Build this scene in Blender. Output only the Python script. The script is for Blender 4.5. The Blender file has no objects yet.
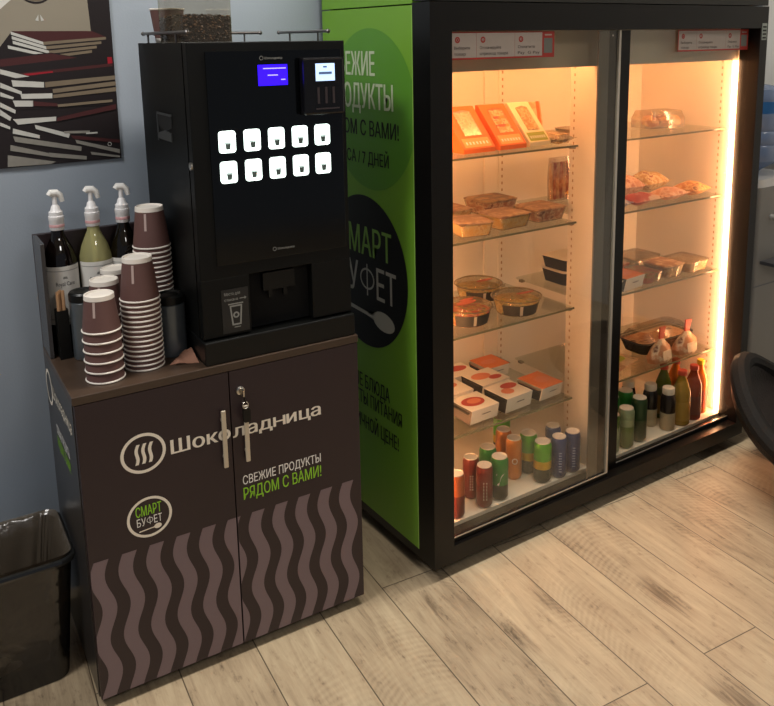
import bpy, bmesh, math, random
from mathutils import Vector, Matrix
random.seed(7)
scn = bpy.context.scene
COL = scn.collection
PI = math.pi
sin, cos, rad = math.sin, math.cos, math.radians

# ------------------------------------------------------------------ materials
def lin(h):
    h = h.lstrip('#')
    out = []
    for i in (0, 2, 4):
        c = int(h[i:i+2], 16) / 255
        out.append(c / 12.92 if c <= 0.04045 else ((c + 0.055) / 1.055) ** 2.4)
    return (*out, 1)

MATS = {}
def mat(name, color, rough=.5, metal=0, emit=None, strength=0, nz=None, bump=None, spec=.5, alpha=None, coat=0):
    """procedural principled material; nz=(scale, amount) breaks the colour up, bump=(scale, strength) the surface"""
    if name in MATS: return MATS[name]
    m = bpy.data.materials.new(name); m.use_nodes = True
    N, L = m.node_tree.nodes, m.node_tree.links
    b = N['Principled BSDF']
    col = lin(color) if isinstance(color, str) else color
    b.inputs['Base Color'].default_value = col
    b.inputs['Roughness'].default_value = rough
    b.inputs['Metallic'].default_value = metal
    b.inputs['Specular IOR Level'].default_value = spec
    if coat: b.inputs['Coat Weight'].default_value = coat
    if emit:
        b.inputs['Emission Color'].default_value = lin(emit)
        b.inputs['Emission Strength'].default_value = strength
    if alpha is not None: b.inputs['Alpha'].default_value = alpha
    nz = nz if nz is not None else (40, .06)
    tc = N.new('ShaderNodeTexCoord')
    if nz:
        t = N.new('ShaderNodeTexNoise'); t.inputs['Scale'].default_value = nz[0]; t.inputs['Detail'].default_value = 3
        L.new(tc.outputs['Object'], t.inputs['Vector'])
        mx = N.new('ShaderNodeMix'); mx.data_type = 'RGBA'
        a = nz[1]
        mx.inputs['A'].default_value = (*[c * (1 - a) for c in col[:3]], 1)
        mx.inputs['B'].default_value = (*[min(1, c * (1 + a)) for c in col[:3]], 1)
        L.new(t.outputs['Fac'], mx.inputs['Factor'])
        L.new(mx.outputs['Result'], b.inputs['Base Color'])
    if bump:
        t = N.new('ShaderNodeTexNoise'); t.inputs['Scale'].default_value = bump[0]; t.inputs['Detail'].default_value = 4
        L.new(tc.outputs['Object'], t.inputs['Vector'])
        bp = N.new('ShaderNodeBump'); bp.inputs['Strength'].default_value = bump[1]; bp.inputs['Distance'].default_value = .01
        L.new(t.outputs['Fac'], bp.inputs['Height']); L.new(bp.outputs['Normal'], b.inputs['Normal'])
    MATS[name] = m
    return m

def two_tone(name, c1, c2, scale, lo=.45, hi=.55, rough=.5, c3=None, bump=None):
    """blotchy food-like material of two (three) colours"""
    if name in MATS: return MATS[name]
    m = mat(name, c1, rough, nz=False, bump=bump)
    N, L = m.node_tree.nodes, m.node_tree.links
    tc = N.new('ShaderNodeTexCoord'); t = N.new('ShaderNodeTexNoise'); t.inputs['Scale'].default_value = scale; t.inputs['Detail'].default_value = 4
    r = N.new('ShaderNodeValToRGB')
    r.color_ramp.elements[0].position = lo; r.color_ramp.elements[0].color = lin(c1)
    r.color_ramp.elements[1].position = hi; r.color_ramp.elements[1].color = lin(c2)
    if c3:
        e = r.color_ramp.elements.new(min(.99, hi + .1)); e.color = lin(c3)
    L.new(tc.outputs['Object'], t.inputs['Vector']); L.new(t.outputs['Fac'], r.inputs['Fac'])
    L.new(r.outputs['Color'], N['Principled BSDF'].inputs['Base Color'])
    return m

def clear(name, tint, gloss=.08, rough=.02, body=0, bodycol='#ffffff', k=.35, bump=None):
    """clear sheet: transparent with a fresnel gloss, optionally a little milky"""
    if name in MATS: return MATS[name]
    m = bpy.data.materials.new(name); m.use_nodes = True
    N, L = m.node_tree.nodes, m.node_tree.links
    N.remove(N['Principled BSDF']); out = N['Material Output']
    tr = N.new('ShaderNodeBsdfTransparent'); tr.inputs['Color'].default_value = lin(tint)
    gl = N.new('ShaderNodeBsdfGlossy'); gl.inputs['Roughness'].default_value = rough
    lw = N.new('ShaderNodeLayerWeight'); lw.inputs['Blend'].default_value = .25
    mul = N.new('ShaderNodeMath'); mul.operation = 'MULTIPLY_ADD'; mul.inputs[1].default_value = k; mul.inputs[2].default_value = gloss
    mul.use_clamp = True
    L.new(lw.outputs['Fresnel'], mul.inputs[0])
    if bump:
        tc = N.new('ShaderNodeTexCoord'); nt = N.new('ShaderNodeTexNoise'); nt.inputs['Scale'].default_value = bump[0]; nt.inputs['Detail'].default_value = 3
        bp = N.new('ShaderNodeBump'); bp.inputs['Strength'].default_value = bump[1]; bp.inputs['Distance'].default_value = .02
        L.new(tc.outputs['Object'], nt.inputs['Vector']); L.new(nt.outputs['Fac'], bp.inputs['Height']); L.new(bp.outputs['Normal'], gl.inputs['Normal'])
    mx = N.new('ShaderNodeMixShader'); L.new(mul.outputs[0], mx.inputs['Fac'])
    src = tr.outputs[0]
    if body:
        df = N.new('ShaderNodeBsdfDiffuse'); df.inputs['Color'].default_value = lin(bodycol)
        m2 = N.new('ShaderNodeMixShader'); m2.inputs['Fac'].default_value = body
        L.new(tr.outputs[0], m2.inputs[1]); L.new(df.outputs[0], m2.inputs[2]); src = m2.outputs[0]
    L.new(src, mx.inputs[1]); L.new(gl.outputs[0], mx.inputs[2]); L.new(mx.outputs[0], out.inputs['Surface'])
    MATS[name] = m
    return m

# ------------------------------------------------------------------ mesh builder
class MB:
    def __init__(s): s.v = []; s.f = []; s.m = []; s.s = []; s.M = None
    def add(s, vs, fs, m=0, smooth=False):
        o = len(s.v)
        for p in vs:
            p = Vector(p)
            if s.M: p = s.M @ p
            s.v.append(p)
        for i, f in enumerate(fs):
            s.f.append([o + k for k in f]); s.m.append(m[i] if isinstance(m, (list, tuple)) else m); s.s.append(smooth)
        return s
    def box(s, x0, x1, y0, y1, z0, z1, m=0):
        return s.add([(x0,y0,z0),(x1,y0,z0),(x1,y1,z0),(x0,y1,z0),(x0,y0,z1),(x1,y0,z1),(x1,y1,z1),(x0,y1,z1)],
                     [(0,3,2,1),(4,5,6,7),(0,1,5,4),(1,2,6,5),(2,3,7,6),(3,0,4,7)], m)
    def loft(s, loops, m=0, smooth=True, cap0=True, cap1=True, capm=None, closed=True):
        n = len(loops[0]); vs = [p for l in loops for p in l]; fs = []; ms = []
        for i in range(len(loops) - 1):
            for k in range(n if closed else n - 1):
                k2 = (k + 1) % n
                fs.append((i*n+k, i*n+k2, (i+1)*n+k2, (i+1)*n+k)); ms.append(m[i] if isinstance(m, (list, tuple)) else m)
        s.add(vs, fs, ms, smooth)
        cm = capm if capm is not None else (m[0] if isinstance(m, (list, tuple)) else m)
        cm1 = capm if capm is not None else (m[-1] if isinstance(m, (list, tuple)) else m)
        if cap0: s.add(loops[0], [tuple(range(n))[::-1]], cm)
        if cap1: s.add(loops[-1], [tuple(range(n))], cm1)
        return s
    def lathe(s, prof, c=(0,0), seg=24, m=0, cap0=True, cap1=True):
        loops = [[(c[0]+r*cos(2*PI*k/seg), c[1]+r*sin(2*PI*k/seg), z) for k in range(seg)] for r, z in prof]
        return s.loft(loops, m, True, cap0, cap1)
    def tube(s, pts, r, seg=8, m=0):
        pts = [Vector(p) for p in pts]; loops = []; up = None
        for i, p in enumerate(pts):
            d = (pts[min(i+1, len(pts)-1)] - pts[max(i-1, 0)]).normalized()
            if up is None: up = d.orthogonal().normalized()
            up = (up - d * up.dot(d)).normalized()
            w = d.cross(up); rr = r[i] if isinstance(r, (list, tuple)) else r
            loops.append([p + (up*cos(2*PI*k/seg) + w*sin(2*PI*k/seg)) * rr for k in range(seg)])
        return s.loft(loops, m)
    def prism(s, poly, o, ux, uy, d, m=0, mside=None):
        """polygon (u,v) on the plane o+u*ux+v*uy pushed out along d"""
        o, ux, uy, d = map(Vector, (o, ux, uy, d)); n = len(poly)
        a = [o + ux*u + uy*v for u, v in poly]; b = [p + d for p in a]
        s.add(a + b, [tuple(range(n))[::-1], tuple(range(n, 2*n))], m)
        s.add(a + b, [(k, (k+1) % n, n+(k+1) % n, n+k) for k in range(n)], m if mside is None else mside)
        return s
    def flat(s, poly, o, ux, uy, m=0):
        o, ux, uy = map(Vector, (o, ux, uy))
        return s.add([o + ux*u + uy*v for u, v in poly], [tuple(range(len(poly)))], m)
    def ring(s, cu, cv, ru, rv, w, o, ux, uy, m=0, seg=40):
        o, ux, uy = map(Vector, (o, ux, uy)); vs = []
        for k in range(seg):
            a = 2*PI*k/seg
            vs.append(o + ux*(cu+ru*cos(a)) + uy*(cv+rv*sin(a))); vs.append(o + ux*(cu+(ru-w)*cos(a)) + uy*(cv+(rv-w)*sin(a)))
        return s.add(vs, [(2*k, (2*k+2) % (2*seg), (2*k+3) % (2*seg), 2*k+1) for k in range(seg)], m)
    def ell(s, cu, cv, ru, rv, o, ux, uy, m=0, seg=32):
        return s.flat([(cu+ru*cos(2*PI*k/seg), cv+rv*sin(2*PI*k/seg)) for k in range(seg)], o, ux, uy, m)
    def text(s, body, o, ux, uy, w, h, m=0, bold=0, bend=None, fat=None):
        vs, fs, cap = glyphs(body, 0)
        x0 = min(v[0] for v in vs); x1 = max(v[0] for v in vs)
        sx = w / (x1 - x0); sy = h / cap
        if bend: return s.add([bend((v[0]-x0)*sx, v[1]*sy) for v in vs], fs, m)
        o, ux, uy = map(Vector, (o, ux, uy))
        fat = bold*.012/.02 if fat is None else fat      # heavier strokes: the same flat print, twice
        for d in ((-1, 1) if fat else (0,)):
            q = d*fat*h
            s.add([o + ux.cross(uy)*(.0003 if d > 0 else 0) + ux*((v[0]-x0)*sx + q) + uy*(v[1]*sy) for v in vs], fs, m)
        return s
    def bufet(s, o, ux, uy, w, h, m=0, st=.012, fat=0):
        """the lower word of the round emblem, its round third letter drawn by hand"""
        o, ux, uy = map(Vector, (o, ux, uy))
        s.text('БУ', o, ux, uy, w*.355, h, m, fat=fat); s.text('ЕТ', o + ux*w*.68, ux, uy, w*.32, h, m, fat=fat)
        c = w*.515; r = w*.125; t = st*w/.062*.1
        s.ring(c, h*.53, r, h*.34, t, o, ux, uy, m, 28)
        return s.flat([(c-t/2, 0), (c+t/2, 0), (c+t/2, h), (c-t/2, h)], o, ux, uy, m)
    def build(s, name, mats, parent=None, loc=None, rot=None, bev=0, bseg=2, sub=0, angle=35):
        me = bpy.data.meshes.new(name); me.from_pydata([tuple(v) for v in s.v], [], s.f)
        for mm in (mats if isinstance(mats, (list, tuple)) else [mats]): me.materials.append(mm)
        me.polygons.foreach_set('material_index', s.m); me.polygons.foreach_set('use_smooth', s.s)
        bm = bmesh.new(); bm.from_mesh(me)
        bmesh.ops.recalc_face_normals(bm, faces=bm.faces[:]); bm.to_mesh(me); bm.free()
        if any(s.s): me.set_sharp_from_angle(angle=rad(angle))
        o = bpy.data.objects.new(name, me); COL.objects.link(o)
        if parent: o.parent = parent
        if loc: o.location = loc
        if rot is not None: o.rotation_euler = (0, 0, rot) if not isinstance(rot, (tuple, list)) else rot
        if bev:
            b = o.modifiers.new('bevel', 'BEVEL'); b.width = bev; b.segments = bseg; b.limit_method = 'ANGLE'; b.angle_limit = rad(40)
        if sub:
            b = o.modifiers.new('smooth', 'SUBSURF'); b.levels = sub; b.render_levels = sub
        return o

_G = {}
def glyphs(body, bold):
    k = (body, bold)
    if k in _G: return _G[k]
    def mesh_of(t):
        c = bpy.data.curves.new('lettering', 'FONT'); c.body = t; c.offset = bold; c.resolution_u = 3
        o = bpy.data.objects.new('lettering', c); COL.objects.link(o); bpy.context.view_layer.update()
        me = bpy.data.meshes.new_from_object(o.evaluated_get(bpy.context.evaluated_depsgraph_get()))
        vs = [tuple(v.co) for v in me.vertices]; fs = [tuple(p.vertices) for p in me.polygons]
        bpy.data.objects.remove(o); bpy.data.curves.remove(c); bpy.data.meshes.remove(me)
        return vs, fs
    i = body.find('н')
    if i >= 0:      # this letter is drawn by hand: two stems and a crossbar
        full = mesh_of(body)[0]; x0 = min(v[0] for v in full); x1 = max(v[0] for v in full)
        a, fa = mesh_of(body[:i]); b, fb = mesh_of(body[i+1:]); sb = x1 - max(v[0] for v in b)
        xh = max(v[1] for v in mesh_of('и')[0]); g = .075; t = .085
        l, r = max(v[0] for v in a) + g, min(v[0] for v in b) + sb - g
        vs = a + [(v[0]+sb, v[1], 0) for v in b]; fs = fa + [tuple(k+len(a) for k in f) for f in fb]
        for q in ((l, l+t, 0, xh), (r-t, r, 0, xh), (l+t, r-t, xh*.5-t*.45, xh*.5+t*.45)):
            o = len(vs); vs = vs + [(q[0], q[2], 0), (q[1], q[2], 0), (q[1], q[3], 0), (q[0], q[3], 0)]; fs = fs + [(o, o+1, o+2, o+3)]
    else: vs, fs = mesh_of(body)
    cap = max(v[1] for v in mesh_of('Н')[0])
    _G[k] = (vs, fs, cap)
    return _G[k]

def rrect(x0, x1, y0, y1, r, z, n=5):
    pts = []
    for cx, cy, a in ((x1-r, y1-r, 0), (x0+r, y1-r, 90), (x0+r, y0+r, 180), (x1-r, y0+r, 270)):
        for k in range(n):
            t = rad(a + 90*k/(n-1)); pts.append((cx + r*cos(t), cy + r*sin(t), z))
    return pts
def rr2(w, h, r, n=5, cx=0, cy=0):
    return [(p[0]+cx, p[1]+cy) for p in rrect(-w/2, w/2, -h/2, h/2, r, 0, n)]

def tag(o, label, cat, group=None, kind=None):
    if label: o['label'] = label
    if cat: o['category'] = cat
    if group: o['group'] = group
    if kind: o['kind'] = kind
    return o
def thing(name, label, cat, loc=(0,0,0), rot=0, group=None):
    o = bpy.data.objects.new(name, None); COL.objects.link(o); o.empty_display_size = .05
    o.location = loc; o.rotation_euler = (0, 0, rot)
    return tag(o, label, cat, group)
def struct(o): o['kind'] = 'structure'; return o
def copy_tree(o, parent=None):
    c = o.copy(); COL.objects.link(c)
    if parent: c.parent = parent
    for ch in [x for x in bpy.data.objects if x.parent == o]: copy_tree(ch, c)
    return c

# ------------------------------------------------------------------ palette
black_metal = mat('black powder coat', '#050605', .5, bump=(300, .03), spec=.25)
black_gloss = mat('black gloss', '#040505', .12, nz=(10, .1))
black_plastic = mat('black plastic', '#090a09', .38, spec=.35, nz=(30, .1))
dark_gap = mat('dark recess', '#030303', .7)
frame_black = mat('black anodised frame', '#0a0807', .34, spec=.3, nz=(12, .1))
frame_grey = mat('grey aluminium profile', '#6d675f', .35, metal=.4, nz=(20, .08))
steel = mat('brushed steel', '#c9c4ba', .3, metal=1, nz=(80, .1))
nickel = mat('satin nickel', '#cfc3ae', .38, metal=.35, nz=(60, .06))
white_plastic = mat('white plastic', '#e8e6e2', .35)
cream_liner = mat('cream enamel liner', '#eee3d2', .5, nz=(6, .03))
valance_mat = mat('warm grey valance', '#b8ae9b', .5, nz=(5, .06))
brown_door = mat('chocolate laminate', '#2b1d21', .42, nz=(120, .05))
brown_wave = mat('taupe print', '#79676b', .45, nz=(120, .04))
cream_print = mat('cream print', '#f3e9d8', .5)
white_print = mat('white print', '#f8f5f0', .5)
green_print = mat('lime print', '#93d02e', .5)
black_print = mat('black print', '#0c0a0a', .5)
grey_print = mat('grey print', '#8d8d88', .5)
red_print = mat('red print', '#b5382e', .5)
dark_red = mat('dark red print', '#5a1f1c', .5)
panel_green = mat('green vinyl', '#78ad31', .38, nz=(3, .05))
panel_green_dark = mat('deep green vinyl', '#5d992d', .38, nz=(3, .05))
panel_green_pale = mat('pale green edge', '#9cca5e', .4)
cup_brown = mat('brown cup paper', '#62443f', .6, nz=(90, .06))
cup_white = mat('white cup paper', '#e9e1d6', .55, nz=(60, .03))
glass_door = clear('door glass', '#fbfaf6', .012, k=.16)
glass_shelf = clear('shelf glass', '#f6f8f3', .03, k=.25)
glass_edge = mat('glass shelf edge', '#7d7a5c', .15, nz=(20, .1))
film = clear('clear film', '#f7f4ee', .10, .08)
milky = clear('milky clear plastic', '#f0ece4', .10, .12, body=.22, bodycol='#e8ddcc')

# ------------------------------------------------------------------ camera (measured from the photograph; the frame is an off-centre crop)
cam = bpy.data.cameras.new('camera'); co = bpy.data.objects.new('camera', cam); COL.objects.link(co)
R = ((0.824454, -0.565758, -0.013922), (0.117412, 0.146931, 0.982154), (-0.553616, -0.811375, 0.187565))
Mc = Matrix(((R[0][0], R[1][0], R[2][0], -1.283928), (R[0][1], R[1][1], R[2][1], -1.785251), (R[0][2], R[1][2], R[2][2], 1.57027), (0, 0, 0, 1)))
co.matrix_world = Mc
cam.sensor_fit = 'HORIZONTAL'; cam.sensor_width = 36; cam.lens = 838.2445 / 774 * 36
cam.shift_x = (387 - 411.094) / 774; cam.shift_y = (197.784 - 353) / 774
cam.clip_start = .02
scn.camera = co
scn.view_settings.view_transform = 'Standard'; scn.view_settings.look = 'None'
scn.view_settings.gamma = 1; scn.view_settings.use_curve_mapping = False
scn.view_settings.exposure = 0.0

# ------------------------------------------------------------------ setting
def floor_material():
    m = bpy.data.materials.new('wood plank floor'); m.use_nodes = True
    N, L = m.node_tree.nodes, m.node_tree.links; b = N['Principled BSDF']
    def math_(op, a, c=None, d=None):
        n = N.new('ShaderNodeMath'); n.operation = op
        for i, x in enumerate((a, c, d)):
            if x is None: continue
            if isinstance(x, (int, float)): n.inputs[i].default_value = x
            else: L.new(x, n.inputs[i])
        return n.outputs[0]
    tc = N.new('ShaderNodeTexCoord'); sp = N.new('ShaderNodeSeparateXYZ'); L.new(tc.outputs['Object'], sp.inputs[0])
    ca_, sa_ = cos(rad(5)), sin(rad(5))
    u = math_('ADD', math_('MULTIPLY', sp.outputs['X'], sa_), math_('MULTIPLY', sp.outputs['Y'], ca_))
    v = math_('SUBTRACT', math_('MULTIPLY', sp.outputs['X'], ca_), math_('MULTIPLY', sp.outputs['Y'], sa_))
    u = math_('ADD', u, -.06 + 13.1); v = math_('ADD', v, -.054 + 1.98*2)
    cb = N.new('ShaderNodeCombineXYZ'); L.new(u, cb.inputs[0]); L.new(v, cb.inputs[1])
    br = N.new('ShaderNodeTexBrick'); L.new(cb.outputs[0], br.inputs['Vector'])
    br.offset = .5; br.offset_frequency = 2
    for k, val in (('Scale', 1), ('Mortar Size', .0022), ('Mortar Smooth', .6), ('Bias', 0), ('Brick Width', 1.31), ('Row Height', .198)):
        br.inputs[k].default_value = val
    br.inputs['Color1'].default_value = (0, 0, 0, 1); br.inputs['Color2'].default_value = (1, 1, 1, 1); br.inputs['Mortar'].default_value = (.5, .5, .5, 1)
    rnd = N.new('ShaderNodeSeparateColor'); L.new(br.outputs['Color'], rnd.inputs[0])
    # offset the grain of every plank
    off = math_('MULTIPLY', rnd.outputs[0], 37.0)
    g = N.new('ShaderNodeCombineXYZ'); L.new(math_('MULTIPLY', u, 1.6), g.inputs[0]); L.new(math_('MULTIPLY', v, 16), g.inputs[1]); L.new(off, g.inputs[2])
    n1 = N.new('ShaderNodeTexNoise'); n1.inputs['Scale'].default_value = 2.2; n1.inputs['Detail'].default_value = 8; n1.inputs['Roughness'].default_value = .65; n1.inputs['Distortion'].default_value = 1.2
    L.new(g.outputs[0], n1.inputs['Vector'])
    g2 = N.new('ShaderNodeCombineXYZ'); L.new(math_('MULTIPLY', u, 3), g2.inputs[0]); L.new(math_('MULTIPLY', v, 7), g2.inputs[1]); L.new(off, g2.inputs[2])
    n2 = N.new('ShaderNodeTexNoise'); n2.inputs['Scale'].default_value = 1.5; n2.inputs['Detail'].default_value = 5; L.new(g2.outputs[0], n2.inputs['Vector'])
    # saw marks: shallow arcs across some of the planks
    vl = math_('SUBTRACT', math_('FRACT', math_('DIVIDE', v, .198)), math_('ADD', math_('MULTIPLY', rnd.outputs[0], .9), .05))
    ph = math_('ADD', u, math_('MULTIPLY', math_('MULTIPLY', vl, vl), .16))
    ph = math_('ADD', ph, math_('MULTIPLY', n2.outputs['Fac'], .05))
    saw0 = math_('ADD', math_('MULTIPLY', math_('SINE', math_('MULTIPLY', ph, 2*PI/.021)), .5), .5)
    g6 = N.new('ShaderNodeCombineXYZ'); L.new(math_('MULTIPLY', u, 2.2), g6.inputs[0]); L.new(math_('MULTIPLY', v, 5), g6.inputs[1]); L.new(math_('ADD', off, 5.0), g6.inputs[2])
    n6 = N.new('ShaderNodeTexNoise'); n6.inputs['Scale'].default_value = 1.2; n6.inputs['Detail'].default_value = 2; L.new(g6.outputs[0], n6.inputs['Vector'])
    msk = N.new('ShaderNodeMapRange'); L.new(n6.outputs['Fac'], msk.inputs['Value']); msk.inputs['From Min'].default_value = .48; msk.inputs['From Max'].default_value = .66
    saw = math_('MULTIPLY', saw0, msk.outputs['Result'])
    # scattered dark flecks
    g7 = N.new('ShaderNodeCombineXYZ'); L.new(math_('MULTIPLY', u, 16), g7.inputs[0]); L.new(math_('MULTIPLY', v, 34), g7.inputs[1]); L.new(off, g7.inputs[2])
    n7 = N.new('ShaderNodeTexNoise'); n7.inputs['Scale'].default_value = 1.5; n7.inputs['Detail'].default_value = 5; n7.inputs['Roughness'].default_value = .7; L.new(g7.outputs[0], n7.inputs['Vector'])
    fl = N.new('ShaderNodeMapRange'); L.new(n7.outputs['Fac'], fl.inputs['Value']); fl.inputs['From Min'].default_value = .56; fl.inputs['From Max'].default_value = .78
    # knots
    vo = N.new('ShaderNodeTexVoronoi'); g4 = N.new('ShaderNodeCombineXYZ'); L.new(math_('MULTIPLY', u, 2.0), g4.inputs[0]); L.new(math_('MULTIPLY', v, 4.2), g4.inputs[1]); L.new(off, g4.inputs[2])
    vo.inputs['Scale'].default_value = 1.0; L.new(g4.outputs[0], vo.inputs['Vector'])
    kn = N.new('ShaderNodeMapRange'); L.new(math_('ADD', vo.outputs['Distance'], math_('MULTIPLY', n1.outputs['Fac'], .25)), kn.inputs['Value'])
    kn.inputs['From Min'].default_value = .14; kn.inputs['From Max'].default_value = .36; kn.inputs['To Min'].default_value = 1; kn.inputs['To Max'].default_value = 0
    fac = math_('ADD', math_('MULTIPLY', n1.outputs['Fac'], .55), math_('ADD', math_('MULTIPLY', n2.outputs['Fac'], .35), math_('MULTIPLY', rnd.outputs[0], .14)))
    g5 = N.new('ShaderNodeCombineXYZ'); L.new(math_('MULTIPLY', u, 10), g5.inputs[0]); L.new(math_('MULTIPLY', v, 150), g5.inputs[1]); L.new(off, g5.inputs[2])
    n3 = N.new('ShaderNodeTexNoise'); n3.inputs['Scale'].default_value = 1.3; n3.inputs['Detail'].default_value = 6; n3.inputs['Roughness'].default_value = .7; L.new(g5.outputs[0], n3.inputs['Vector'])
    fac = math_('ADD', fac, math_('MULTIPLY', math_('SUBTRACT', n3.outputs['Fac'], .5), .22))
    fac = math_('SUBTRACT', fac, math_('MULTIPLY', fl.outputs['Result'], .22))
    fac = math_('SUBTRACT', fac, math_('MULTIPLY', saw, .085))
    fac = math_('ADD', fac, .06)
    fac = math_('SUBTRACT', fac, math_('MULTIPLY', kn.outputs['Result'], .28))
    rp = N.new('ShaderNodeValToRGB'); L.new(fac, rp.inputs['Fac'])
    e = rp.color_ramp.elements
    e[0].position = .12; e[0].color = lin('#3a2e22'); e[1].position = .80; e[1].color = lin('#c6b494')
    x = e.new(.36); x.color = lin('#7f6d57'); x = e.new(.52); x.color = lin('#a99579')
    mo = N.new('ShaderNodeMix'); mo.data_type = 'RGBA'; L.new(math_('MULTIPLY', br.outputs['Fac'], .85), mo.inputs['Factor']); L.new(rp.outputs['Color'], mo.inputs['A']); mo.inputs['B'].default_value = lin('#3a2d20')
    L.new(mo.outputs['Result'], b.inputs['Base Color'])
    rr = N.new('ShaderNodeMapRange'); L.new(n1.outputs['Fac'], rr.inputs['Value']); rr.inputs['To Min'].default_value = .34; rr.inputs['To Max'].default_value = .52
    L.new(rr.outputs['Result'], b.inputs['Roughness'])
    bp = N.new('ShaderNodeBump'); bp.inputs['Strength'].default_value = .25; bp.inputs['Distance'].default_value = .003
    L.new(math_('SUBTRACT', fac, br.outputs['Fac']), bp.inputs['Height']); L.new(bp.outputs['Normal'], b.inputs['Normal'])
    return m

struct(MB().box(-4, 4.2, -4.5, .75, -.06, 0).build('floor', floor_material()))
wall_paint = mat('blue grey wall paint', '#949eaa', .75, nz=(2.5, .03), bump=(180, .05))
pale_paint = mat('pale wall paint', '#c9c8c2', .75, nz=(2.5, .03))
struct(MB().box(-4, 2.35, .60, .75, 0, 2.9).build('wall_back', wall_paint))
struct(MB().box(2.35, 2.5, -4.5, .75, 0, 2.9).build('wall_right', pale_paint))
struct(MB().box(-4, 4.2, -4.5, .75, 2.9, 3.0).build('ceiling', mat('white ceiling paint', '#dcdad4', .8)))

# ------------------------------------------------------------------ ceiling lamp over the fridge front, plus added fill lights
def area(name, loc, target, size, power, color=(1, 1, 1), size_y=None):
    l = bpy.data.lights.new(name, 'AREA'); l.energy = power; l.color = color; l.size = size
    if size_y: l.shape = 'RECTANGLE'; l.size_y = size_y
    o = bpy.data.objects.new(name, l); COL.objects.link(o); o.location = loc
    o.rotation_euler = (Vector(target) - Vector(loc)).to_track_quat('-Z', 'Y').to_euler()
    return o
area('key_or_fill_light', (.45, -.12, 2.86), (.45, -.12, 0), 1.5, 58, (1, .93, .84), .2)
area('key_or_fill_light', (-1.9, -.25, 2.86), (-1.9, -.25, 0), .5, 36, (1, .98, .95), .5)  # fill light, added to lift the left wall and the green side panel
area('key_or_fill_light', (-.6, -3.0, 2.86), (-.6, -3.0, 0), .6, 25, (1, .97, .94), .6)  # fill light, added to brighten the cabinet front and its print
area('key_or_fill_light', (1.9, -2.2, 2.86), (1.9, -2.2, 0), .6, 6, (1, .95, .88), .6)  # weak fill light, added from the front right
w = bpy.data.worlds.new('world'); scn.world = w; w.use_nodes = True
w.node_tree.nodes['Background'].inputs[0].default_value = (.72, .78, .9, 1); w.node_tree.nodes['Background'].inputs[1].default_value = .155

# ------------------------------------------------------------------ coffee corner cabinet (its own frame: a along the front, b into the depth)
CA = -0.0423; C0 = Vector((-.9281, .0753, 0))
def K(a, b, z): return (C0.x + a*cos(CA) - b*sin(CA), C0.y + a*sin(CA) + b*cos(CA), z)
CW, CD, CT = .7148, .397, .7984
cab = thing('cabinet', 'chocolate brown two-door cabinet with wave pattern under the coffee machine', 'cabinet', K(0, 0, 0), CA)
mb = MB()
mb.box(0, .016, .019, CD, .027, CT-.02).box(CW-.016, CW, .019, CD, .027, CT-.02).box(.016, CW-.016, .019, CD-.01, .027, .043)
mb.box(.016, CW-.016, CD-.01, CD, .043, CT-.02).box(.016, CW-.016, .03, CD-.01, .40, .416)
# print on the visible left side
S = dict(ux=(0, -1, 0), uy=(0, 0, 1))
so = (-.0006, 0, 0)
mb.text('Шоколадница', (-.0006, .30, .690), (0, -1, 0), (0, 0, 1), .255, .034, 1, fat=.02)
mb.ring(-.347, .70, .045, .048, .009, so, (0, 1, 0), (0, 0, 1), 1) if False else mb.ring(.347, .70, .045, .048, .009, so, (0, 1, 0), (0, 0, 1), 1)
mb.text('СВЕЖИЕ ПРОДУКТЫ', (-.0006, .285, .600), (0, -1, 0), (0, 0, 1), .17, .024, 2, .012)
mb.text('РЯДОМ С ВАМИ!', (-.0006, .285, .562), (0, -1, 0), (0, 0, 1), .17, .03, 3, .012)
mb.build('carcass', [mat('dark laminate side', '#33302f', .3, nz=(60, .08)), cream_print, white_print, green_print], cab)
MB().box(-.002, CW+.002, 0, CD-.016, CT-.02, CT).build('worktop', mat('dark walnut worktop', '#44352a', .34, nz=(14, .22)), cab, bev=.0015)
MB().box(.0, .30, CD-.016, CD, CT-.02, 1.094).build('back_panel', mat('wenge panel', '#2b2022', .4), cab, bev=.001)
MB().prism([(.275, CT), (CD-.016, CT), (CD-.016, 1.094), (.265, 1.094)], (0, 0, 0), (0, 1, 0), (0, 0, 1), (.009, 0, 0)).build('side_wing', mat('wing laminate', '#3a3839', .25), cab, bev=.001)
for a in (.03, CW-.055):
    for b in (.05, CD-.06):
        MB().lathe([(.016, 0), (.018, .004), (.014, .027)], (a+.012, b), 14).build('foot', black_plastic, cab)

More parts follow.
